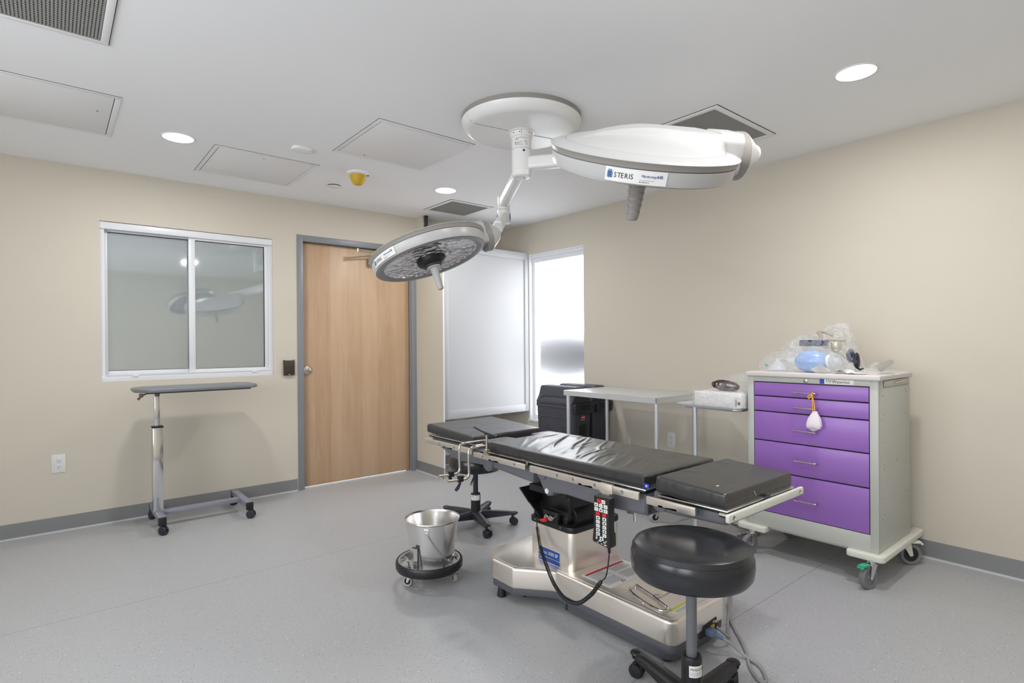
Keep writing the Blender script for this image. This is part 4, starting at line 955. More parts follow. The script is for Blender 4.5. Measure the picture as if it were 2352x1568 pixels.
def fork_caster(parent, x, y, ang, R, wid, ztop, tyre, fork='chrome', core='black', pedal=None):
    d = V((math.cos(ang), math.sin(ang), 0)); ax = V((-d.y, d.x, 0)); c = V((x, y, R)) + d * R * .45
    T = frame_m(c, d, ax); f = MB(fork)
    f.cyl((x, y, R * 2.02), (x, y, ztop), R * .34, n=16)
    for s in (-1, 1):
        f.prism(roundpoly([(-R * .16, -R * .16), (R * .16, -R * .16), (R * .05 - R * .1, R * 1.08), (-R * .85, R * 1.08)], [R * .14, R * .14, .002, .002], 4), s * (wid * .5 + .002), s * (wid * .5 + .005), T=Matrix(((d.x, 0, ax.x, c.x), (d.y, 0, ax.y, c.y), (0, 1, 0, c.z), (0, 0, 0, 1))))
    f.box((-R * .86, -wid * .5 - .005, R * 1.02), (R * .0, wid * .5 + .005, R * 1.12), .002, T=Matrix(((d.x, ax.x, 0, c.x), (d.y, ax.y, 0, c.y), (0, 0, 1, c.z), (0, 0, 0, 1))))
    f.cyl(c - ax * (wid * .5 + .008), c + ax * (wid * .5 + .008), R * .1, n=10)
    o = f.build('caster', parent); w = MB(tyre)
    w.lathe([(R * .68, -wid * .4), (R * .93, -wid * .5), (R, -wid * .3), (R, wid * .3), (R * .93, wid * .5), (R * .68, wid * .4)], 36, T, caps=False)
    w.m(core); w.lathe([(0, -wid * .42), (R * .2, -wid * .42), (R * .25, -wid * .3), (R * .7, -wid * .36), (R * .7, wid * .36), (R * .25, wid * .3), (R * .2, wid * .42), (0, wid * .42)], 36, T, caps=False)
    w.build('wheel', o)
    if pedal:
        p = MB(pedal); q = Matrix(((d.x, ax.x, 0, c.x), (d.y, ax.y, 0, c.y), (0, 0, 1, c.z), (0, 0, 0, 1)))
        p.box((R * .1, -wid * .55, R * 1.0), (R * 1.0, wid * .55, R * 1.22), .004, T=q); p.box((R * .9, -wid * .6, R * .9), (R * 1.12, wid * .6, R * 1.06), .003, T=q); p.build('brake_pedal', o)
    return o
# ------------------------------------------------------------------ overbed table
r = thing('overbed_table', 'grey-topped overbed table on a chrome H base under the sliding window', 'overbed table', (.84, 4.6, 0))
b = MB('table_top_grey'); b.prism(roundpoly([(.425, 4.53), (.50, 4.415), (1.14, 4.415), (1.205, 4.49), (1.205, 4.72), (1.14, 4.80), (.50, 4.80), (.425, 4.70)], .03, 4), .955, .981, .008, 3); b.build('tabletop', r)
b = MB('black'); b.box((.50, 4.47, .945), (1.155, 4.74, .957), .003); b.build('top_support', r)
b = MB('brown'); b.box((.452, 4.47, .925), (.475, 4.485, .952), .003); b.tube([(.50, 4.48, .95), (.468, 4.475, .938), (.445, 4.47, .912)], [.005, .006, .009], 8); plab(b.build('height_lever', r), 'brown height lever')
b = MB('chrome'); b.box((.5525, 4.582, .60), (.5845, 4.618, .948), .003); b.m('grey_paint_metal'); b.box((.553, 4.5815, .705), (.584, 4.60, .745), .002) if 0 else None; b.build('inner_column', r)
b = MB('grey_paint_metal'); b.m('chrome'); b.box((.539, 4.562, .118), (.6, 4.638, .70), .004); b.m('ink'); b.box((.536, 4.559, .70), (.604, 4.641, .709), .002); b.m('nickel'); b.box((.6, 4.59, .56), (.603, 4.61, .66)); b.build('outer_column', r)
b = MB('grey_paint_metal')
for x in (.569, 1.118): b.box((x - .023, 4.395, .078), (x + .023, 4.835, .118), .004)
b.box((.59, 4.583, .080), (1.097, 4.637, .112), .004); b.m('black')
for x in (.569, 1.118):
    for y in (4.393, 4.837): b.box((x - .024, y - .012, .062), (x + .024, y + .012, .116), .003)
b.build('base', r)
for (x, y, a) in ((.569, 4.396, -1.0), (1.118, 4.396, -.7), (.569, 4.832, 1.9), (1.118, 4.832, 2.2)): twin_caster(r, x, y, a, .030, 'navy', .036, .006, .07)
# ------------------------------------------------------------------ kick bucket and its dolly
BX, BY = 1.563, 2.60
cam = V((-BX, -BY)).normalized(); ca = math.atan2(cam.y, cam.x)
r = thing('bucket_dolly', 'wheeled bucket stand with a black rubber bumper ring', 'bucket dolly', (BX, BY, 0)); T = Matrix.Translation((BX, BY, 0))
b = MB('black'); b.lathe([(.163, .078), (.172, .074), (.178, .082), (.179, .098), (.178, .114), (.172, .122), (.164, .119)], 72, T, caps=False); b.build('bumper_ring', r)
b = MB('chrome'); b.lathe([(.164, .119), (.158, .118), (.158, .080), (.163, .078)], 72, T, caps=False)
for k in range(4):
    a = ca + PI / 4 + k * PI / 2; c, s = math.cos(a), math.sin(a); Q = Matrix.Rotation(a, 4, 'Z'); b.box((0, -.012, .076), (.16, .012, .080), .001, T=T @ Q)
b.build('ring_frame', r)
for da in (-.60, 1.20, 2.6, -2.4):
    a = ca + da; Q = T @ Matrix.Rotation(a, 4, 'Z'); b = MB('chrome'); b.box((.1225, -.014, .079), (.1245, .014, .215), T=Q); b.box((.1225, -.016, .212), (.136, .016, .2145), T=Q); b.m('ink'); b.box((.120, .0128, .08), (.1265, .0155, .215), T=Q); b.box((.1245, -.014, .2145), (.134, .0155, .217), T=Q)
    b.m('chrome'); b.box((.12, -.014, .079), (.158, .014, .082), T=Q); b.build('clip', r)
for px, py, a in ((1.447, 2.603, 2.2), (1.651, 2.485, 1.2), (1.66, 2.70, .3), (1.50, 2.72, 1.2)):
    fork_caster(r, px, py, a, .026, .020, .078, 'wheel_pale')
KX, KY = BX + .014, BY - .0115; TK = Matrix.Translation((KX, KY, 0)); b = MB('steel'); prof = [(.0, .083), (.098, .083), (.108, .090), (.112, .11), (.1425, .330), (.147, .3335), (.1485, .337), (.147, .3405), (.1435, .341), (.141, .338), (.1395, .33), (.110, .115), (.104, .092), (0, .09)]
b.lathe(prof, 72, TK, caps=False); bk = tag(b.build('kick_bucket', org=(KX, KY, .08)), 'shiny stainless steel bucket standing in the wheeled ring', 'bucket')
h = MB('chrome'); th0 = ca + -.22
for s in (0, PI):
    a = th0 + s; h.box((-.014, -.0035, -.016), (.014, .003, .012), .002, T=Matrix.Translation((KX + .1435 * math.cos(a), KY + .1435 * math.sin(a), .305)) @ Matrix.Rotation(a + PI / 2, 4, 'Z'))
pts = []
for k in range(33):
    t = PI * k / 32; z = .300 - .205 * math.sin(t) ** .8; R = .114 + (z - .11) / .22 * .031 + .007 + (.012 if 2 < k < 30 else .003) * math.sin(t); a = th0 + t; pts.append((KX + R * math.cos(a), KY + R * math.sin(a), z))
h.tube(pts, .0026, 8); h.build('bail_handle', bk)
# ------------------------------------------------------------------ stools
def stool(name, label, cx, cy, zs, Rs, hs, legs, Lr, wr, mts, plate, group=None):
    seat_m, post_m, base_m = mts; T = Matrix.Translation((cx, cy, 0)); r = thing(name, label, 'stool', (cx, cy, 0), group)
    s = MB(seat_m); z0, z1 = zs - hs, zs
    s.lathe([(0, z0 + .004), (Rs * .80, z0), (Rs * .93, z0 + .006), (Rs * .985, z0 + hs * .2), (Rs, z0 + hs * .42), (Rs * .992, z0 + hs * .66), (Rs * .965, z1 - hs * .20)], 64, T, caps=False)
    s.lathe([(Rs * .965, z1 - hs * .20), (Rs * .972, z1 - hs * .185), (Rs * .965, z1 - hs * .165)], 64, T, caps=False)
    s.lathe([(Rs * .965, z1 - hs * .165), (Rs * .93, z1 - hs * .06), (Rs * .86, z1 - hs * .015), (Rs * .6, z1), (0, z1 + .003)], 64, T, caps=False); s.build('seat', r)
    p = MB(post_m); p.cyl((cx, cy, .20), (cx, cy, z0 + .004), .0175, n=24); p.m('black'); p.lathe([(.075, z0 - .006), (.075, z0 + .002), (.03, z0 + .003)], 28, T); p.build('gas_post', r)
    p = MB('black'); p.lathe([(.034, .05), (.0335, .20), (.0335, .222), (.031, .228), (.026, .229), (.0185, .225)], 32, T, caps=False)
    pst = p.build('post_sleeve', r)
    c2 = V((-cx, -cy)).normalized(); a2 = math.atan2(c2.y, c2.x)
    if plate: plate(pst, cx, cy, a2)
    b = MB(base_m); b.lathe([(.03, .05), (.05, .052), (.055, .075), (.048, .10), (.036, .108)], 32, T); b.build('base_hub', r)
    for a in legs:
        d = V((math.cos(a), math.sin(a), 0)); ax = V((-d.y, d.x, 0)); lg = MB(base_m); N = 10
        tb = bmesh.new(); rings = []
        for i in range(N + 1):
            t = i / N; R0 = .035 + (Lr - .035) * t; zt = .105 - .012 * t * t - (.012 if t > .96 else 0); zb = .052 + .026 * t; hw = .031 - .004 * t - (.006 if t > .96 else 0)
            sec = [(-hw, zb), (-hw * .96, zt - .014), (-hw * .6, zt - .003), (0, zt), (hw * .6, zt - .003), (hw * .96, zt - .014), (hw, zb)]
            rings.append([tb.verts.new((cx + d.x * R0 + ax.x * u, cy + d.y * R0 + ax.y * u, z)) for u, z in sec])
        for p0, p1 in zip(rings, rings[1:]):
            for k in range(7): tb.faces.new((p0[k], p0[(k + 1) % 7], p1[(k + 1) % 7], p1[k]))
        tb.faces.new(rings[0]); tb.faces.new(rings[-1]); bmesh.ops.recalc_face_normals(tb, faces=tb.faces); lg.add(tb)
        lg.ball((cx + d.x * (Lr - .004), cy + d.y * (Lr - .004), .084), (.026, .026, .0115), 16)
        o = lg.build('base_leg', r)
        twin_caster(r, cx + d.x * (Lr - .018), cy + d.y * (Lr - .018), a + wr, .0265, base_m, .046, .004, .085)
    return r
def plate1(o, cx, cy, a):
    p = MB('paper'); p.lathe([(.0339, .168), (.0339, .206)], 14, Matrix.Translation((cx, cy, 0)), caps=False, arc=1.5, a0=a - .25)
    def at(s, z):
        th = a - .25 + s / .034; rad = V((math.cos(th), math.sin(th), 0)); tan = V((-math.sin(th), math.cos(th), 0)); o = V((cx, cy, 0)) + rad * .03395
        return Matrix(((tan.x, 0, rad.x, o.x), (tan.y, 0, rad.y, o.y), (0, 1, 0, z), (0, 0, 0, 1)))
    p.m('ink'); x = .0045
    for ch, wd, sz, dz in (('M', .0078, .0115, 0), ('c', .0042, .0072, .0022), ('K', .0070, .0115, 0), ('E', .0062, .0115, 0), ('S', .0064, .0115, 0), ('S', .0064, .0115, 0), ('O', .008, .0115, 0), ('N', .008, .0115, 0)): p.text(ch, sz, at(x, .1905 + dz), .0002); x += wd
    p.m('ink_grey')
    for k in range(4):
        for j in range(7): p.box((0, 0, 0), (.0042, .0009, .0002), T=at(.004 + j * .0056, .1845 - k * .0036))
    plab(p.build('maker_label', o), 'white maker label with black lettering')
def plate2(o, cx, cy, a):
    p = MB('paper'); p.lathe([(.0339, .182), (.0339, .218)], 14, Matrix.Translation((cx, cy, 0)), caps=False, arc=2.2, a0=a - 1.2); p.m('ink_grey'); p.lathe([(.0341, .206), (.0341, .209)], 6, Matrix.Translation((cx, cy, 0)), caps=False, arc=.5, a0=a - .9); plab(p.build('maker_label', o), 'white label band')
D = math.radians
stool('stool', 'black round stool in front of the operating table, cut by the bottom edge', 1.645, 1.055, .607, .199, .112, [D(75), D(3), D(-69), D(-141), D(147)], .30, .5, ('vinyl', 'shroud', 'black'), plate1, 'black swivel stools')
r2 = stool('stool', 'black round stool under the far end of the operating table, behind the bucket', 2.284, 3.17, .495, .185, .105, [D(-110), D(-38), D(34), D(106), D(178)], .275, .4, ('vinyl', 'navy', 'navy'), plate2, 'black swivel stools')
b = MB('nickel'); b.tube([(2.27, 3.17, .345), (2.20, 3.10, .325), (2.185, 3.085, .318)], [.005, .006, .010], 8); plab(b.build('height_lever', r2), 'steel height lever')
# ------------------------------------------------------------------ purple drawer cart
CX0, CX1, CY0, CY1 = 3.272, 3.785, 1.004, 1.700
r = thing('drawer_cart', 'tall grey medical cart with five purple drawers on casters', 'drawer cart', (3.53, 1.35, 0))
b = MB('cart'); b.box((CX0 + .02, CY0, .172), (CX1, CY1, 1.066), .003)
yd0, yd1 = 1.048, 1.659
zs = [(.953, 1.030), (.862, .946), (.689, .855), (.508, .682), (.266, .501)]
b.box((CX0, CY0, .172), (CX0 + .022, yd0 - .004, 1.066), .003); b.box((CX0, yd1 + .004, .172), (CX0 + .022, CY1, 1.066), .003); b.box((CX0, yd0 - .006, .172), (CX0 + .022, yd1 + .006, .262), .002); b.box((CX0, yd0 - .006, 1.035), (CX0 + .022, yd1 + .006, 1.066), .002)
b.m('gap'); b.box((CX0 + .012, yd0 - .003, .262), (CX0 + .0205, yd1 + .003, 1.036))
for (x, z) in ((3.33, .98), (3.35, .985), (3.33, .86), (3.35, .885), (3.33, .74), (3.35, .60), (3.36, .62), (3.33, .45), (3.55, .62), (3.57, .63), (3.70, 1.0), (3.72, .985), (3.70, .87), (3.72, .86), (3.72, .58), (3.74, .42), (3.33, .34), (3.36, .36)): b.cyl((x, CY0 - .0003, z), (x, CY0 + .002, z), .0032, n=8)
body = b.build('cart_body', r)
b = MB('cart_top'); b.box((CX0 - .012, CY0 - .012, 1.066), (CX1 + .006, CY1 + .006, 1.093), .005, 3); b.build('cart_top', r)
b = MB('cart'); b.box((3.352, CY0 - .004, 1.028), (3.75, CY0 + .002, 1.062), .001); b.m('gap'); 
for lo, hi in (((3.349, 1.060), (3.753, 1.064)), ((3.349, 1.026), (3.753, 1.029)), ((3.349, 1.026), (3.352, 1.064)), ((3.750, 1.026), (3.753, 1.064))): b.box((lo[0], CY0 - .0015, lo[1]), (hi[0], CY0 + .001, hi[1]))
b.m('nickel'); b.tube([(3.50, CY0 - .006, 1.046), (3.60, CY0 - .012, 1.050), (3.66, CY0 - .008, 1.048)], .005, 8); b.build('pull_out_shelf', r)
for i, (z0, z1) in enumerate(zs):
    d = MB('purple'); d.box((CX0 + .001, yd0, z0), (CX0 + .019, yd1, z1), .0025); dr = d.build('drawer', r); plab(dr, 'purple drawer front')
    hz = (.982, .896, .766, .594, .370)[i]; h = MB('nickel'); y0, y1 = 1.300, 1.418
    h.tube(bend([(CX0 + .003, y0, hz), (CX0 - .028, y0, hz), (CX0 - .028, y1, hz), (CX0 + .003, y1, hz)], .009, 5), .0042, 10); h.build('handle', dr)
b = MB('nickel'); T = frame_m((CX0 + .0005, 1.361, 1.050), (0, 1, 0), (-1, 0, 0)); b.lathe([(.0125, 0), (.0125, .004), (.010, .006), (.008, .0065), (0, .0065)], 24, T, caps=False); b.m('ink'); b.box((-.0012, -.004, .0062), (.0012, .004, .007), T=T); plab(b.build('lock', r), 'round key lock')
def on_x2(y, z): return Matrix(((0, 0, -1, CX0 - .0012), (-1, 0, 0, y), (0, 1, 0, z), (0, 0, 0, 1)))
b = MB('paper'); b.box((CX0 - .001, 1.118, 1.038), (CX0 + .0005, 1.286, 1.064), .0004); b.m('blue_deep'); b.box((CX0 - .0016, 1.263, 1.038), (CX0, 1.286, 1.064))
b.m('teal'); b.prism([(1.2545, 1.0595), (1.2485, 1.0595), (1.2445, 1.0445), (1.2475, 1.0445)], CX0 - .0014, CX0, plane='yz'); b.prism([(1.2430, 1.0595), (1.2375, 1.0595), (1.2340, 1.0445), (1.2365, 1.0445)], CX0 - .0014, CX0, plane='yz')
b.m('yellow_ink'); b.prism([(1.2465, 1.0555), (1.2440, 1.0510), (1.2475, 1.0435), (1.2500, 1.0475)], CX0 - .0016, CX0, plane='yz'); b.prism([(1.2355, 1.0555), (1.2320, 1.0510), (1.2350, 1.0435), (1.2385, 1.0475)], CX0 - .0016, CX0, plane='yz')
b.m('blue_word'); b.prism([(1.2300, 1.0595), (1.2265, 1.0595), (1.2325, 1.0445), (1.2350, 1.0445)], CX0 - .0014, CX0, plane='yz')
b.m('ink'); b.text('Waterloo', .0225, on_x2(1.2235, 1.0445), .0005, sx=.98); plab(b.build('maker_plate', r), 'white maker plate reading Waterloo with a blue square')
# bumpers: an L at each front corner, running back along the sides
def bump(y_out, y_in, s):
    q = MB('bumper'); pts = [(3.235, y_out), (3.93, y_out), (3.93, y_out + s * .065), (3.80, y_out + s * .065), (3.40, y_out + s * .065), (3.32, y_in), (3.235, y_in)]
    if s < 0: pts = pts[::-1]
    q.prism(roundpoly(pts, [.03, .03, .01, .02, .03, .02, .02][::s] if s > 0 else [.02, .02, .03, .02, .01, .03, .03], 5), .138, .172, .007, 3); q.build('bumper', r)
bump(.972, 1.150, 1); bump(1.760, 1.582, -1)
k = MB('cart'); k.box((CX0 + .04, CY0 + .03, .15), (CX1 - .02, CY1 - .03, .174)); k.build('undertray', r)
fork_caster(r, 3.215 + .04, 1.035, PI - .25, .058, .030, .140, 'wheel_grey', 'chrome', 'wheel_grey', 'green'); fork_caster(r, 3.255, 1.665, PI - .25, .058, .030, .140, 'wheel_grey', 'chrome', 'wheel_grey')
fork_caster(r, 3.74, 1.02, -.75, .060, .030, .140, 'wheel_grey', 'bumper', 'black', 'bumper'); fork_caster(r, 3.72, 1.62, 2.6, .060, .030, .140, 'wheel_grey', 'bumper', 'black')
# pouch on the top drawer handle
hx = CX0 - .028; r = thing('drawstring_pouch', 'small white cloth pouch hung by a yellow cord from the top drawer handle', 'pouch', (hx, 1.312, .98))
b = MB('yellow_cord'); c0 = (hx - .004, 1.312, .975)
b.tube([(hx + .0065 * math.cos(t), 1.314 + .003 * math.sin(2 * t), .982 + .0075 * math.sin(t)) for t in [k * PI / 8 for k in range(16)]], .0027, 8, True)
b.tube(spline([(hx - .006, 1.316, .975), (hx - .010, 1.328, .972), (hx - .010, 1.334, .962), (hx - .008, 1.326, .958), (hx - .008, 1.314, .970), (hx - .010, 1.322, .962), (hx - .01, 1.330, .953)], 5), .0032, 8); b.ball((hx - .006, 1.315, .971), (.006, .006, .008), 12)
b.tube(spline([(hx - .006, 1.314, .97), (hx - .008, 1.311, .93), (hx - .010, 1.308, .888)], 5), .0027, 8); b.tube(spline([(hx - .006, 1.312, .97), (hx - .008, 1.302, .925), (hx - .010, 1.298, .885)], 5), .0027, 8); b.build('cord', r)
b = MB('pouch')
def pch(u, v):
    th = 2 * PI * u; w = [.010, .017, .027, .034, .038, .041, .036, 0][min(7, int(v * 7))]; f = v * 7 - int(v * 7); w2 = [.010, .017, .027, .034, .038, .041, .036, 0][min(7, int(v * 7) + 1)]; w = w + (w2 - w) * f
    z = .888 - .100 * v; pl = 1 + .10 * math.sin(th * 9) * (1 - v); y = 1.300 + .004 * v + w * math.cos(th) * pl; x = hx - .004 - .010 * v + w * .55 * math.sin(th) * pl; return V((min(x, CX0 - .003), y, z - .012 * v * abs(math.cos(th))))
b.grid(pch, 36, 21, closeu=True); b.build('bag', r)
# ------------------------------------------------------------------ steel work table
TX0, TX1, TY0, TY1, TZ = 3.275, 3.80, 2.372, 3.292, .880
r = thing('steel_table', 'stainless steel work table with four tube legs along the beige wall', 'table', (3.54, 2.83, 0))
b = MB('steel_window_tint'); b.prism(roundpoly([(TX0, TY0), (TX1, TY0), (TX1, TY1), (TX0, TY1)], .006, 3), TZ - .003, TZ, .001)
for lo, hi in (((TX0, TY0), (TX1, TY0 + .0025)), ((TX0, TY1 - .0025), (TX1, TY1)), ((TX0, TY0), (TX0 + .0025, TY1)), ((TX1 - .0025, TY0), (TX1, TY1))): b.box((lo[0], lo[1], TZ - .040), (hi[0], hi[1], TZ - .001))
b.build('tabletop', r)
for x in (TX0 + .028, TX1 - .017):
    for y in (TY0 + .018, TY1 - .03):
        b = MB('steel_window_tint'); b.cyl((x, y, .115), (x, y, TZ - .003), .0155, n=20); b.build('leg', r)
b = MB('steel_window_tint')
for y in (TY0 + .018, TY1 - .03): b.cyl((TX0 + .028, y, .16), (TX1 - .017, y, .16), .010)
b.cyl((3.5375, TY0 + .03, .16), (3.5375, TY1 - .03, .16), .010); b.build('stretcher', r)
for (x, y, a) in ((TX0 + .028, TY0 + .018, 2.6), (TX1 - .017, TY0 + .018, .3), (TX0 + .028, TY1 - .03, 2.0), (TX1 - .017, TY1 - .03, 1.2)): fork_caster(r, x, y, a, .034, .022, .118, 'wheel_pale', 'chrome', 'black')
# ------------------------------------------------------------------ instrument stand with its tray
r = thing('instrument_stand', 'chrome instrument stand with one post and a bent floor bar', 'instrument stand', (3.24, 2.03, 0)); zt = .868
b = MB('chrome'); b.tube(bend([(3.235, 2.10, zt - .018), (3.235, 1.735, zt - .018), (3.52, 1.735, zt - .018), (3.52, 2.10, zt - .018)], .05, 6), .0095, 12, True); b.build('tray_frame', r)
b = MB('steel_window_tint'); b.cyl((3.24, 2.042, .05), (3.24, 2.042, zt - .018), .0145, n=20); b.build('post', r)
b = MB('chrome'); b.tube(bend([(3.208, 2.225, .022), (3.272, 1.852, .022), (3.60, 1.80, .022), (3.66, 2.10, .022)], .02, 5), .0145, 14); b.cyl((3.24, 2.03, .02), (3.24, 2.03, .06), .02, n=16)
b.m('nickel')
for p in ((3.375, 1.8355), (3.41, 1.830)): b.ball((p[0], p[1], .024), (.0175, .0165, .0165), 12)
b.build('floor_bar', r)
t = MB('steel_window_tint'); P0 = roundpoly([(3.185, 2.165), (3.56, 2.165), (3.56, 1.705), (3.185, 1.705)], .05, 6); n = len(P0); tb = bmesh.new(); c2 = V((3.3725, 1.935))
rings = [[tb.verts.new(((V(p) - c2) * k).to_3d() + V((c2.x, c2.y, z))) for p in P0] for k, z in ((1.0, zt), (1.0, zt + .003), (.965, zt + .0035), (.94, zt - .004), (.92, zt - .012), (.90, zt - .0135))]
for a, c in zip(rings, rings[1:]):
    for i in range(n): tb.faces.new((a[i], a[(i + 1) % n], c[(i + 1) % n], c[i]))
tb.faces.new(rings[-1]); bmesh.ops.recalc_face_normals(tb, faces=tb.faces); t.add(tb)
tag(t.build('instrument_tray', org=(3.37, 1.93, zt)), 'shallow stainless tray lying on the instrument stand', 'tray')
zb = zt - .0128
b = MB('paper'); b.box((3.235, 1.72, zb), (3.42, 2.045, zb + .098), .008, 3); b.m('key'); b.box((3.2335, 1.722, zb + .012), (3.2345, 1.765, zb + .075)); b.m('ink_grey'); b.box((3.2328, 1.727, zb + .03), (3.2336, 1.745, zb + .048)); b.box((3.2328, 1.752, zb + .02), (3.2336, 1.758, zb + .06))
bx = tag(b.build('white_box', org=(3.33, 1.89, zb)), 'white box in clear wrapping on the instrument tray', 'box')
b = MB('bag_milky')
def wrap(u, v):
    th = 2 * PI * u; k = (abs(math.cos(th)) ** 6 + abs(math.sin(th)) ** 6) ** (-1 / 6); y = 1.895 + .172 * k * math.cos(th) + .004 * math.sin(th * 11 + v * 9); x = 3.328 + .104 * k * math.sin(th); z = zb + .0005 + .106 * v + .003 * math.sin(th * 7); return V((x, y + (.012 * (1 - v) if math.cos(th) > .5 else 0), z))
b.grid(wrap, 72, 12, closeu=True); plab(b.build('wrapping', bx), 'clear crinkled plastic wrapping')
cz = zb + .1005
b = MB('cablegrey'); r_ = random.Random(5)
cc = thing('cable_coil', 'coil of dark cable lying on the white box', 'cable', (3.36, 1.86, cz))
for k in range(9):
    R = .075 + .012 * r_.random(); zc = cz + .006 + .0052 * k; ty = (r_.random() - .5) * .02; b.m('cablegrey' if k % 4 else 'darkred'); b.tube([(3.35 + .006 * k - .030 * math.sin(t) * (1 if k % 2 else .8), 1.885 + ty + (R + .010 - .0065 * k) * math.cos(t), cz + .032 + (.034 - .0026 * k) * math.sin(t) + .004 * r_.random()) for t in [j * PI / 16 for j in range(32)]], .0040, 8, True)
b.build('cable_loops', cc)
def crumple(c, rx, ry, h, top, seed, nu=64, nv=26, amp=.10):
    """loose plastic film over things: closed shell with creased, blown-out sides"""
    c = V(c)
    def f(u, v):
        th = 2 * PI * u; ph = v; e = (1 - ph ** 3.0) ** .5 if ph < 1 else 0
        n1 = noise.noise(V((math.cos(th) * 2.2, math.sin(th) * 2.2, ph * 2.5 + seed))); n2 = abs(noise.noise(V((math.cos(th) * 6, math.sin(th) * 6, ph * 5 + seed * 2))))
        k = 1 + amp * n1 - amp * .9 * n2; tx, ty = top; return V((c.x + rx * e * k * math.cos(th) + tx * ph, c.y + ry * e * k * math.sin(th) + ty * ph, c.z + h * ph * (1 + amp * .6 * n1 * e)))
    return f
b = MB('bag'); b.grid(crumple((3.38, 1.86, cz + .0005), .075, .130, .125, (.02, -.07), 3.3), 64, 26, closeu=True); tag(b.build('plastic_bag', org=(3.40, 1.85, cz)), 'clear plastic bag around the dark cable coil', 'bag', 'clear plastic bags')
# ------------------------------------------------------------------ slim bins
def slim_bin(x0, x1, y0, y1, label, text):
    r = thing('trash_bin', label, 'bin', ((x0 + x1) / 2, (y0 + y1) / 2, 0), 'charcoal slim bins'); xc, yc = (x0 + x1) / 2, (y0 + y1) / 2
    b = MB('bin'); tb = bmesh.new(); rings = []
    for sx, sy, z in ((.80, .84, .0), (.82, .86, .02), (.95, .965, .66), (.96, .97, .695), (1.0, 1.0, .70), (1.0, 1.0, .725), (.97, .985, .73), (.93, .955, .72), (.80, .85, .03)):
        P = roundpoly([(-(x1 - x0) / 2 * sx, -(y1 - y0) / 2 * sy), ((x1 - x0) / 2 * sx, -(y1 - y0) / 2 * sy), ((x1 - x0) / 2 * sx, (y1 - y0) / 2 * sy), (-(x1 - x0) / 2 * sx, (y1 - y0) / 2 * sy)], .035, 5); rings.append([tb.verts.new((xc + p[0], yc + p[1], z)) for p in P])
    n = len(rings[0])
    for a, c in zip(rings, rings[1:]):
        for i in range(n): tb.faces.new((a[i], a[(i + 1) % n], c[(i + 1) % n], c[i]))
    tb.faces.new(rings[0]); tb.faces.new(rings[-1]); bmesh.ops.recalc_face_normals(tb, faces=tb.faces); b.add(tb)
    # panel toned darker as relief shading, outline and embossed words on the long side, facing the room
    xs = x0 + .006; P = roundpoly([(y0 + .075, .14), (y1 - .075, .14), (y1 - .05, .61), (y0 + .05, .61)], .045, 6)
    tilt = Matrix.Translation((0, 0, 0)); sl = .021 / .64
    SH = Matrix(((1, 0, -sl, xs + sl * .70 - .0005), (0, 1, 0, 0), (0, 0, 1, 0), (0, 0, 0, 1)))
    b.m('bin_dark'); b.prism(P, -.001, .002, .001, plane='yz', T=SH); b.m('bin'); b.tube([SH @ V((-.001, p[0], p[1])) for p in P], .004, 6, True)
    bd = b.build('bin_body', r)
    if text:
        t = MB('bin'); TT = SH @ Matrix(((0, 0, -1, -.001), (-1, 0, 0, y1 - .085), (0, 1, 0, .435), (0, 0, 0, 1))); t.text(text, .155, TT, .0035, sx=.82); t.build('embossed_words', bd)
    # end handle pocket, facing the camera side
    e = MB('bin_dark'); ye = y0
    e.prism(roundpoly([(x0 + .01, .655), (x1 - .01, .655), (x1 + .0, .725), (x1 - .0, .745), (x0 + .0, .745), (x0 - .0, .725)], .012, 3), ye - .022, ye + .03, .005, plane='xz')
    e.m('ink'); e.prism(roundpoly([(xc - .045, .69), (xc + .05, .69), (xc + .06, .735), (xc - .055, .735)], .01, 3), ye - .0235, ye - .02, plane='xz')
    e.m('bin')
    for x in (xc - .082, xc + .082): e.lathe([(.020, 0), (.020, .006), (.012, .006), (.012, 0)], 20, frame_m((x, ye - .019, .712), (1, 0, 0), (0, -1, 0)), caps=False); e.m('ink'); e.lathe([(.012, 0), (.012, .003), (0, .003)], 20, frame_m((x, ye - .020, .712), (1, 0, 0), (0, -1, 0)), caps=False); e.m('bin')
    e.build('end_handle', r)
    yb = y0 + .0105
    if text:
        l = MB('red_ink'); l.prism(roundpoly([(xc - .026, .612), (xc + .024, .612), (xc + .024, .634), (xc - .026, .634)], .003), yb - .004, yb - .0005, plane='xz'); l.prism([(xc - .015, .634), (xc + .013, .634), (xc - .001, .646)], yb - .004, yb - .0005, plane='xz')
        l.m('paper'); l.box((xc - .021, yb - .0045, .619), (xc + .019, yb - .003, .626)); l.box((xc - .026, yb - .0035, .602), (xc + .022, yb - .0005, .605)); plab(l.build('logo', bd), 'small red logo')
        l = MB('ink'); l.prism(roundpoly([(xc - .05, .2), (xc + .05, .2), (xc + .045, .56), (xc - .045, .56)], .03, 5), -.0015, .02, plane='xz', T=Matrix(((1, 0, 0, 0), (0, 1, -.041, y0 + .0105 + .041 * .625), (0, 0, 1, 0), (0, 0, 0, 1)))); l.build('end_recess', bd)
    # hinged two-flap lid with a raised rounded ridge
    L = MB('bin'); w = (x1 - x0)
    L.prism(roundpoly([(x0 - .006, .728), (x1 + .006, .728), (x1 + .006, .752), (xc + .085, .80), (xc + .055, .886), (xc - .075, .886), (xc - .10, .80), (x0 - .006, .752)], [.004, .004, .02, .03, .025, .025, .03, .02], 4), y0 + .02, y1 - .02, .02, 3, plane='xz')
    L.m('bin'); L.tube(bend([(x0 - .004, y0 + .06, .745), (x0 + .012, y0 + .10, .80), (x0 + .012, y1 - .10, .80), (x0 - .004, y1 - .06, .745)], .04, 5), .0035, 6)
    L.build('lid', r); return r
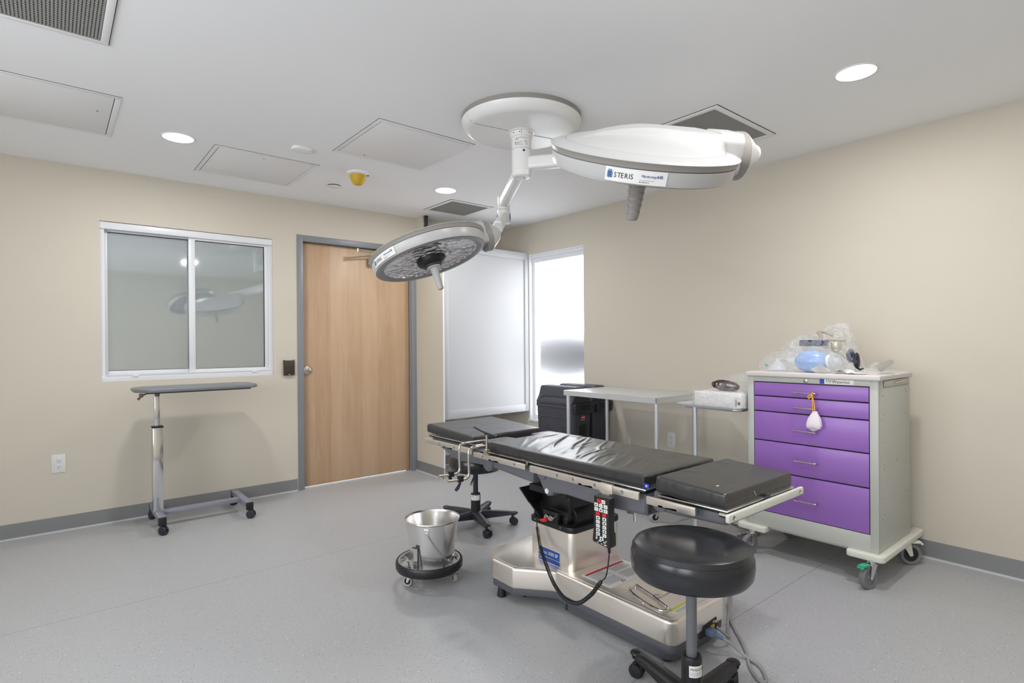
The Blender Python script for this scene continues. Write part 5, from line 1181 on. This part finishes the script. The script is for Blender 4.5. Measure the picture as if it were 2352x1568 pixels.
slim_bin(3.445, 3.690, 3.335, 3.835, 'charcoal slim bin with embossed words and a small red logo, in front of its twin', 'slim jim')
slim_bin(3.712, 3.938, 3.345, 3.845, 'charcoal slim bin standing against the window wall behind the other bin', None)
# ------------------------------------------------------------------ things on the cart top
z0 = 1.0932
# resuscitator: blue squeeze ball with clear connectors
r = thing('resuscitator', 'pale blue squeeze ball resuscitator with clear ends in a plastic bag', 'resuscitator', (3.40, 1.39, z0)); AX = V((-.06, -1, .02)).normalized()
Tm = frame_m((3.385, 1.372, z0 + .064), (0, 0, 1), AX)
b = MB('resus'); b.lathe([(.018, -.090), (.032, -.084), (.051, -.062), (.0625, -.030), (.065, 0), (.061, .03), (.048, .06), (.034, .078), (.024, .084)], 40, Tm); b.build('squeeze_ball', r)
b = MB('clear_part'); b.lathe([(.024, .08), (.034, .084), (.036, .108), (.032, .122), (.022, .128), (.018, .15)], 28, Tm); b.lathe([(.02, -.088), (.024, -.098), (.024, -.128), (.018, -.138)], 24, Tm); plab(b.build('connector', r), 'frosted clear connector')
b = MB('paper'); b.lathe([(.036, .090), (.038, .094), (.038, .100), (.0365, .104)], 28, Tm, caps=False); b.build('connector_ring', r)
# clear mask lying at the far end
b = MB('clear_part'); b.lathe([(.052, .0), (.058, .008), (.052, .02), (.034, .042), (.016, .055), (.013, .075)], 32, Matrix.Translation((3.40, 1.575, z0 + .004)), caps=False); b.m('green'); b.ball((3.372, 1.632, z0 + .035), .008, 10)
tag(b.build('breathing_mask', org=(3.40, 1.575, z0)), 'clear breathing mask with a green valve in the front plastic bag', 'mask')
b = MB('paper'); b.box((-.045, -.002, 0), (.05, .0, .06), T=Matrix.Translation((3.318, 1.275, z0 + .001)) @ Matrix.Rotation(PI / 2 - .2, 4, 'Z') @ Matrix.Rotation(-.9, 4, 'X') @ Matrix.Rotation(.5, 4, 'Y')); b.m('ink_grey')
tag(b.build('folded_leaflet', org=(3.318, 1.275, z0)), 'folded white leaflet in front of the blue squeeze ball', 'leaflet')
# examination lamp set behind: navy padded holder, cream slats, metal lamp, tan strap
r = thing('lamp_headset', 'navy padded headset with a cream metal lamp and tan strap in a plastic bag', 'headset', (3.56, 1.35, z0))
zb = z0 + .125; b = MB('navy_pad'); b.box((3.515, 1.36, zb + .025), (3.60, 1.50, zb + .062), .006, 3); b.build('headband_pad', r)
b = MB('cream')
for k in range(4): b.box((3.514, 1.362, zb - .003 + k * .007), (3.60, 1.50, zb + .0015 + k * .007), .001)
b.build('slat_band', r)
b = MB('cream'); b.cyl((3.54, 1.30, zb + .005), (3.54, 1.30, zb + .05), .026, .030, 24, b=.004); b.cyl((3.54, 1.345, zb + .066), (3.535, 1.25, zb + .060), .010, n=14); b.ball((3.54, 1.30, zb + .0), (.024, .024, .018), 16); b.build('lamp_housing', r)
b = MB('tan'); b.tube(spline([(3.545, 1.40, zb + .11), (3.54, 1.385, zb + .085), (3.53, 1.382, zb + .05), (3.528, 1.38, zb + .02)], 5), [.012] * 16, 8); b.tube(spline([(3.545, 1.405, zb + .112), (3.55, 1.37, zb + .108), (3.55, 1.32, zb + .088)], 5), .009, 8); b.build('strap', r)
b = MB('navy_pad'); b.ball((3.545, 1.225, z0 + .095), (.03, .022, .040), 18); b.m('black'); b.ball((3.535, 1.19, z0 + .062), (.03, .014, .052), 18); b.m('navy_pad'); b.cyl((3.505, 1.19, z0 + .062), (3.508, 1.19, z0 + .062), .012); b.m('black'); b.tube([(3.53, 1.19, z0 + .02), (3.50, 1.165, z0 + .016), (3.49, 1.14, z0 + .026)], [.012, .008, .002], 8); b.build('ear_pad', r)
b = MB('cream'); b.tube(spline([(3.55, 1.44, z0 + .004), (3.56, 1.44, zb + .0)], 4), .012, 10); b.tube([(3.54, 1.225, z0 + .06), (3.54, 1.27, zb - .01), (3.54, 1.30, zb - .01)], .010, 8); b.tube([(3.536, 1.19, z0 + .004), (3.536, 1.19, z0 + .03)], .012, 8); b.build('support_post', r)
def draped(xc, rx, prof, seed, amp=.012):
    """loose film bag: prof lists (y, height, half depth) along the cart; the skin is creased"""
    def at(q, k):
        for a, c in zip(prof, prof[1:]):
            if q <= c[0]:
                f = (q - a[0]) / (c[0] - a[0]); f = f * f * (3 - 2 * f) * .5 + f * .5; return a[k] + (c[k] - a[k]) * f
        return prof[-1][k]
    y0_, y1_ = prof[0][0], prof[-1][0]
    def f(u, v):
        y = y0_ + (y1_ - y0_) * v; H = at(y, 1); D = at(y, 2); th = PI * u * 1.0
        p = V((-math.cos(th), 0, math.sin(th))); cz_ = abs(math.cos(th)) ** .8 * (1 if p.x > 0 else -1); sz_ = abs(math.sin(th)) ** .75
        n1 = noise.noise(V((y * 14, th * 1.6, seed))); n2 = abs(noise.noise(V((y * 30, th * 4.2, seed + 3)))); n3 = abs(noise.noise(V((y * 9 + th * 2.5, th * 7, seed + 6))))
        d = amp * (1.2 * n1 - 1.6 * n2 - 1.2 * n3) * sz_ + amp * .6
        return V((xc + (rx * D) * cz_ + d * cz_, y + amp * n1 * .8, z0 + .0006 + max(0, H * sz_ + d * .9)))
    return f
b = MB('bag'); b.grid(draped(3.395, .10, [(1.135, .015, .25), (1.18, .045, .7), (1.26, .115, 1), (1.36, .148, 1), (1.47, .140, 1), (1.58, .112, .95), (1.645, .085, .75), (1.672, .02, .3)], 1.1), 60, 110); tag(b.build('plastic_bag', org=(3.39, 1.42, z0)), 'clear plastic bag around the blue squeeze ball and mask, front of the cart top', 'bag', 'clear plastic bags')
b = MB('bag_milky'); b.grid(draped(3.585, .10, [(1.165, .01, .3), (1.195, .08, .6), (1.225, .20, .8), (1.255, .280, .62), (1.30, .285, .62), (1.36, .268, .75), (1.45, .232, .9), (1.55, .20, 1), (1.62, .155, .95), (1.672, .02, .4)], 7.7, .015), 60, 120); tag(b.build('plastic_bag', org=(3.60, 1.40, z0)), 'tall clear plastic bag around the navy headset, peaked at the top', 'bag', 'clear plastic bags')
def sheetlet(c, ang, w, d, lift, seed, m, name, label, cat, group):
    b = MB(m); c = V(c); R = Matrix.Rotation(ang, 4, 'Z')
    def f(u, v):
        x, y = (u - .5) * w, (v - .5) * d; n = noise.noise(V((x * 16, y * 16, seed))); n2 = abs(noise.noise(V((x * 30, y * 30, seed + 4))))
        p = R @ V((x, y, 0)); return V((c.x + p.x, c.y + p.y, c.z + .003 + max(0, lift(u, v)) + .010 * max(0, n) + .006 * n2))
    b.grid(f, 22, 22); tag(b.build(name, org=c), label, cat, group)
sheetlet((3.40, 1.085, z0), .1, .20, .15, lambda u, v: .030 * math.exp(-((u - .55) / .3) ** 2 - ((v - .5) / .35) ** 2), 1, 'bag_milky', 'plastic_packet', 'flat milky plastic packet on the near corner of the cart top', 'packet', 'plastic packets')
sheetlet((3.64, 1.085, z0 + .001), -.1, .22, .15, lambda u, v: .050 * math.exp(-((u - .4) / .25) ** 2 - ((v - .75) / .3) ** 2), 9, 'bag_milky', 'plastic_packet', 'puffed plastic packet at the wall side of the cart top', 'packet', 'plastic packets')
b = MB('paper'); b.grid(lambda u, v: V((3.415 + .12 * v + .01 * u, 1.070 - .080 * u + .02 * v * u, z0 + .045 + .036 * u * (1 - .55 * v) - .04 * v * (1 - u) + .003 * math.sin(v * 6))), 10, 10)
tag(b.build('paper_flap', org=(3.42, 1.05, z0)), 'white paper flap standing up at the near corner of the cart top', 'paper')
b = MB('paper'); b.grid(lambda u, v: V((3.30 + .10 * v, 1.235 - .15 * u, z0 + .003 + .022 * abs(math.sin(u * 6 + v * 3)) * math.sin(PI * min(1, u * 1.2 + .05)))), 24, 12); tag(b.build('crumpled_wrapper', org=(3.35, 1.16, z0)), 'crumpled white wrapper in front of the bags on the cart top', 'wrapper')
# ------------------------------------------------------------------ camera, world, render settings
cd = bpy.data.cameras.new('camera'); cam = bpy.data.objects.new('camera', cd); COL.objects.link(cam)
f, yaw, pit, rol, cy = 1278.6, math.radians(50.38), math.radians(-.134), math.radians(-.4), 790.9
fw = V((math.cos(yaw) * math.cos(pit), math.sin(yaw) * math.cos(pit), math.sin(pit))); rt = V((math.sin(yaw), -math.cos(yaw), 0)); up = rt.cross(fw)
r2 = rt * math.cos(rol) + up * math.sin(rol); u2 = up * math.cos(rol) - rt * math.sin(rol)
cam.matrix_world = Matrix(((r2.x, u2.x, -fw.x, 0), (r2.y, u2.y, -fw.y, 0), (r2.z, u2.z, -fw.z, 1.2733), (0, 0, 0, 1)))
cd.sensor_width = 36; cd.lens = f / 2352 * 36; cd.shift_y = (cy - 784) / 2352; cd.clip_start = .02
SC.camera = cam
w = bpy.data.worlds.new('sky'); SC.world = w; w.use_nodes = True; bg = w.node_tree.nodes['Background']; bg.inputs[0].default_value = (.93, .96, 1.0, 1); bg.inputs[1].default_value = 7.0
# outside: pale ground and an added rounded form that greys part of the frosted pane
b = MB('ceil_white'); b.box((XW + .13, 0, -.3), (XW + 9, 10, -.25)); struct(tag(b.build('exterior_ground'), 'pale paving outside the frosted window', 'ground'))
b = MB('bin'); b.ball((XW + .58, 4.66, 1.13), (.22, .95, .30), 28); b.cyl((XW + .58, 4.62, -.25), (XW + .58, 4.62, 1.0), .05); struct(tag(b.build('exterior_form'), 'grey rounded form added outside, blurred by the frosted window', 'exterior'))
SC.view_settings.view_transform = 'Standard'; SC.view_settings.look = 'None'; SC.view_settings.exposure = 0.07; SC.view_settings.gamma = 1.0; SC.view_settings.use_curve_mapping = False
c = SC.cycles; c.use_denoising = True; c.max_bounces = 10; c.diffuse_bounces = 6; c.glossy_bounces = 6; c.transparent_max_bounces = 16; c.sample_clamp_indirect = 6.0; c.caustics_reflective = False; c.caustics_refractive = True; c.blur_glossy = .5
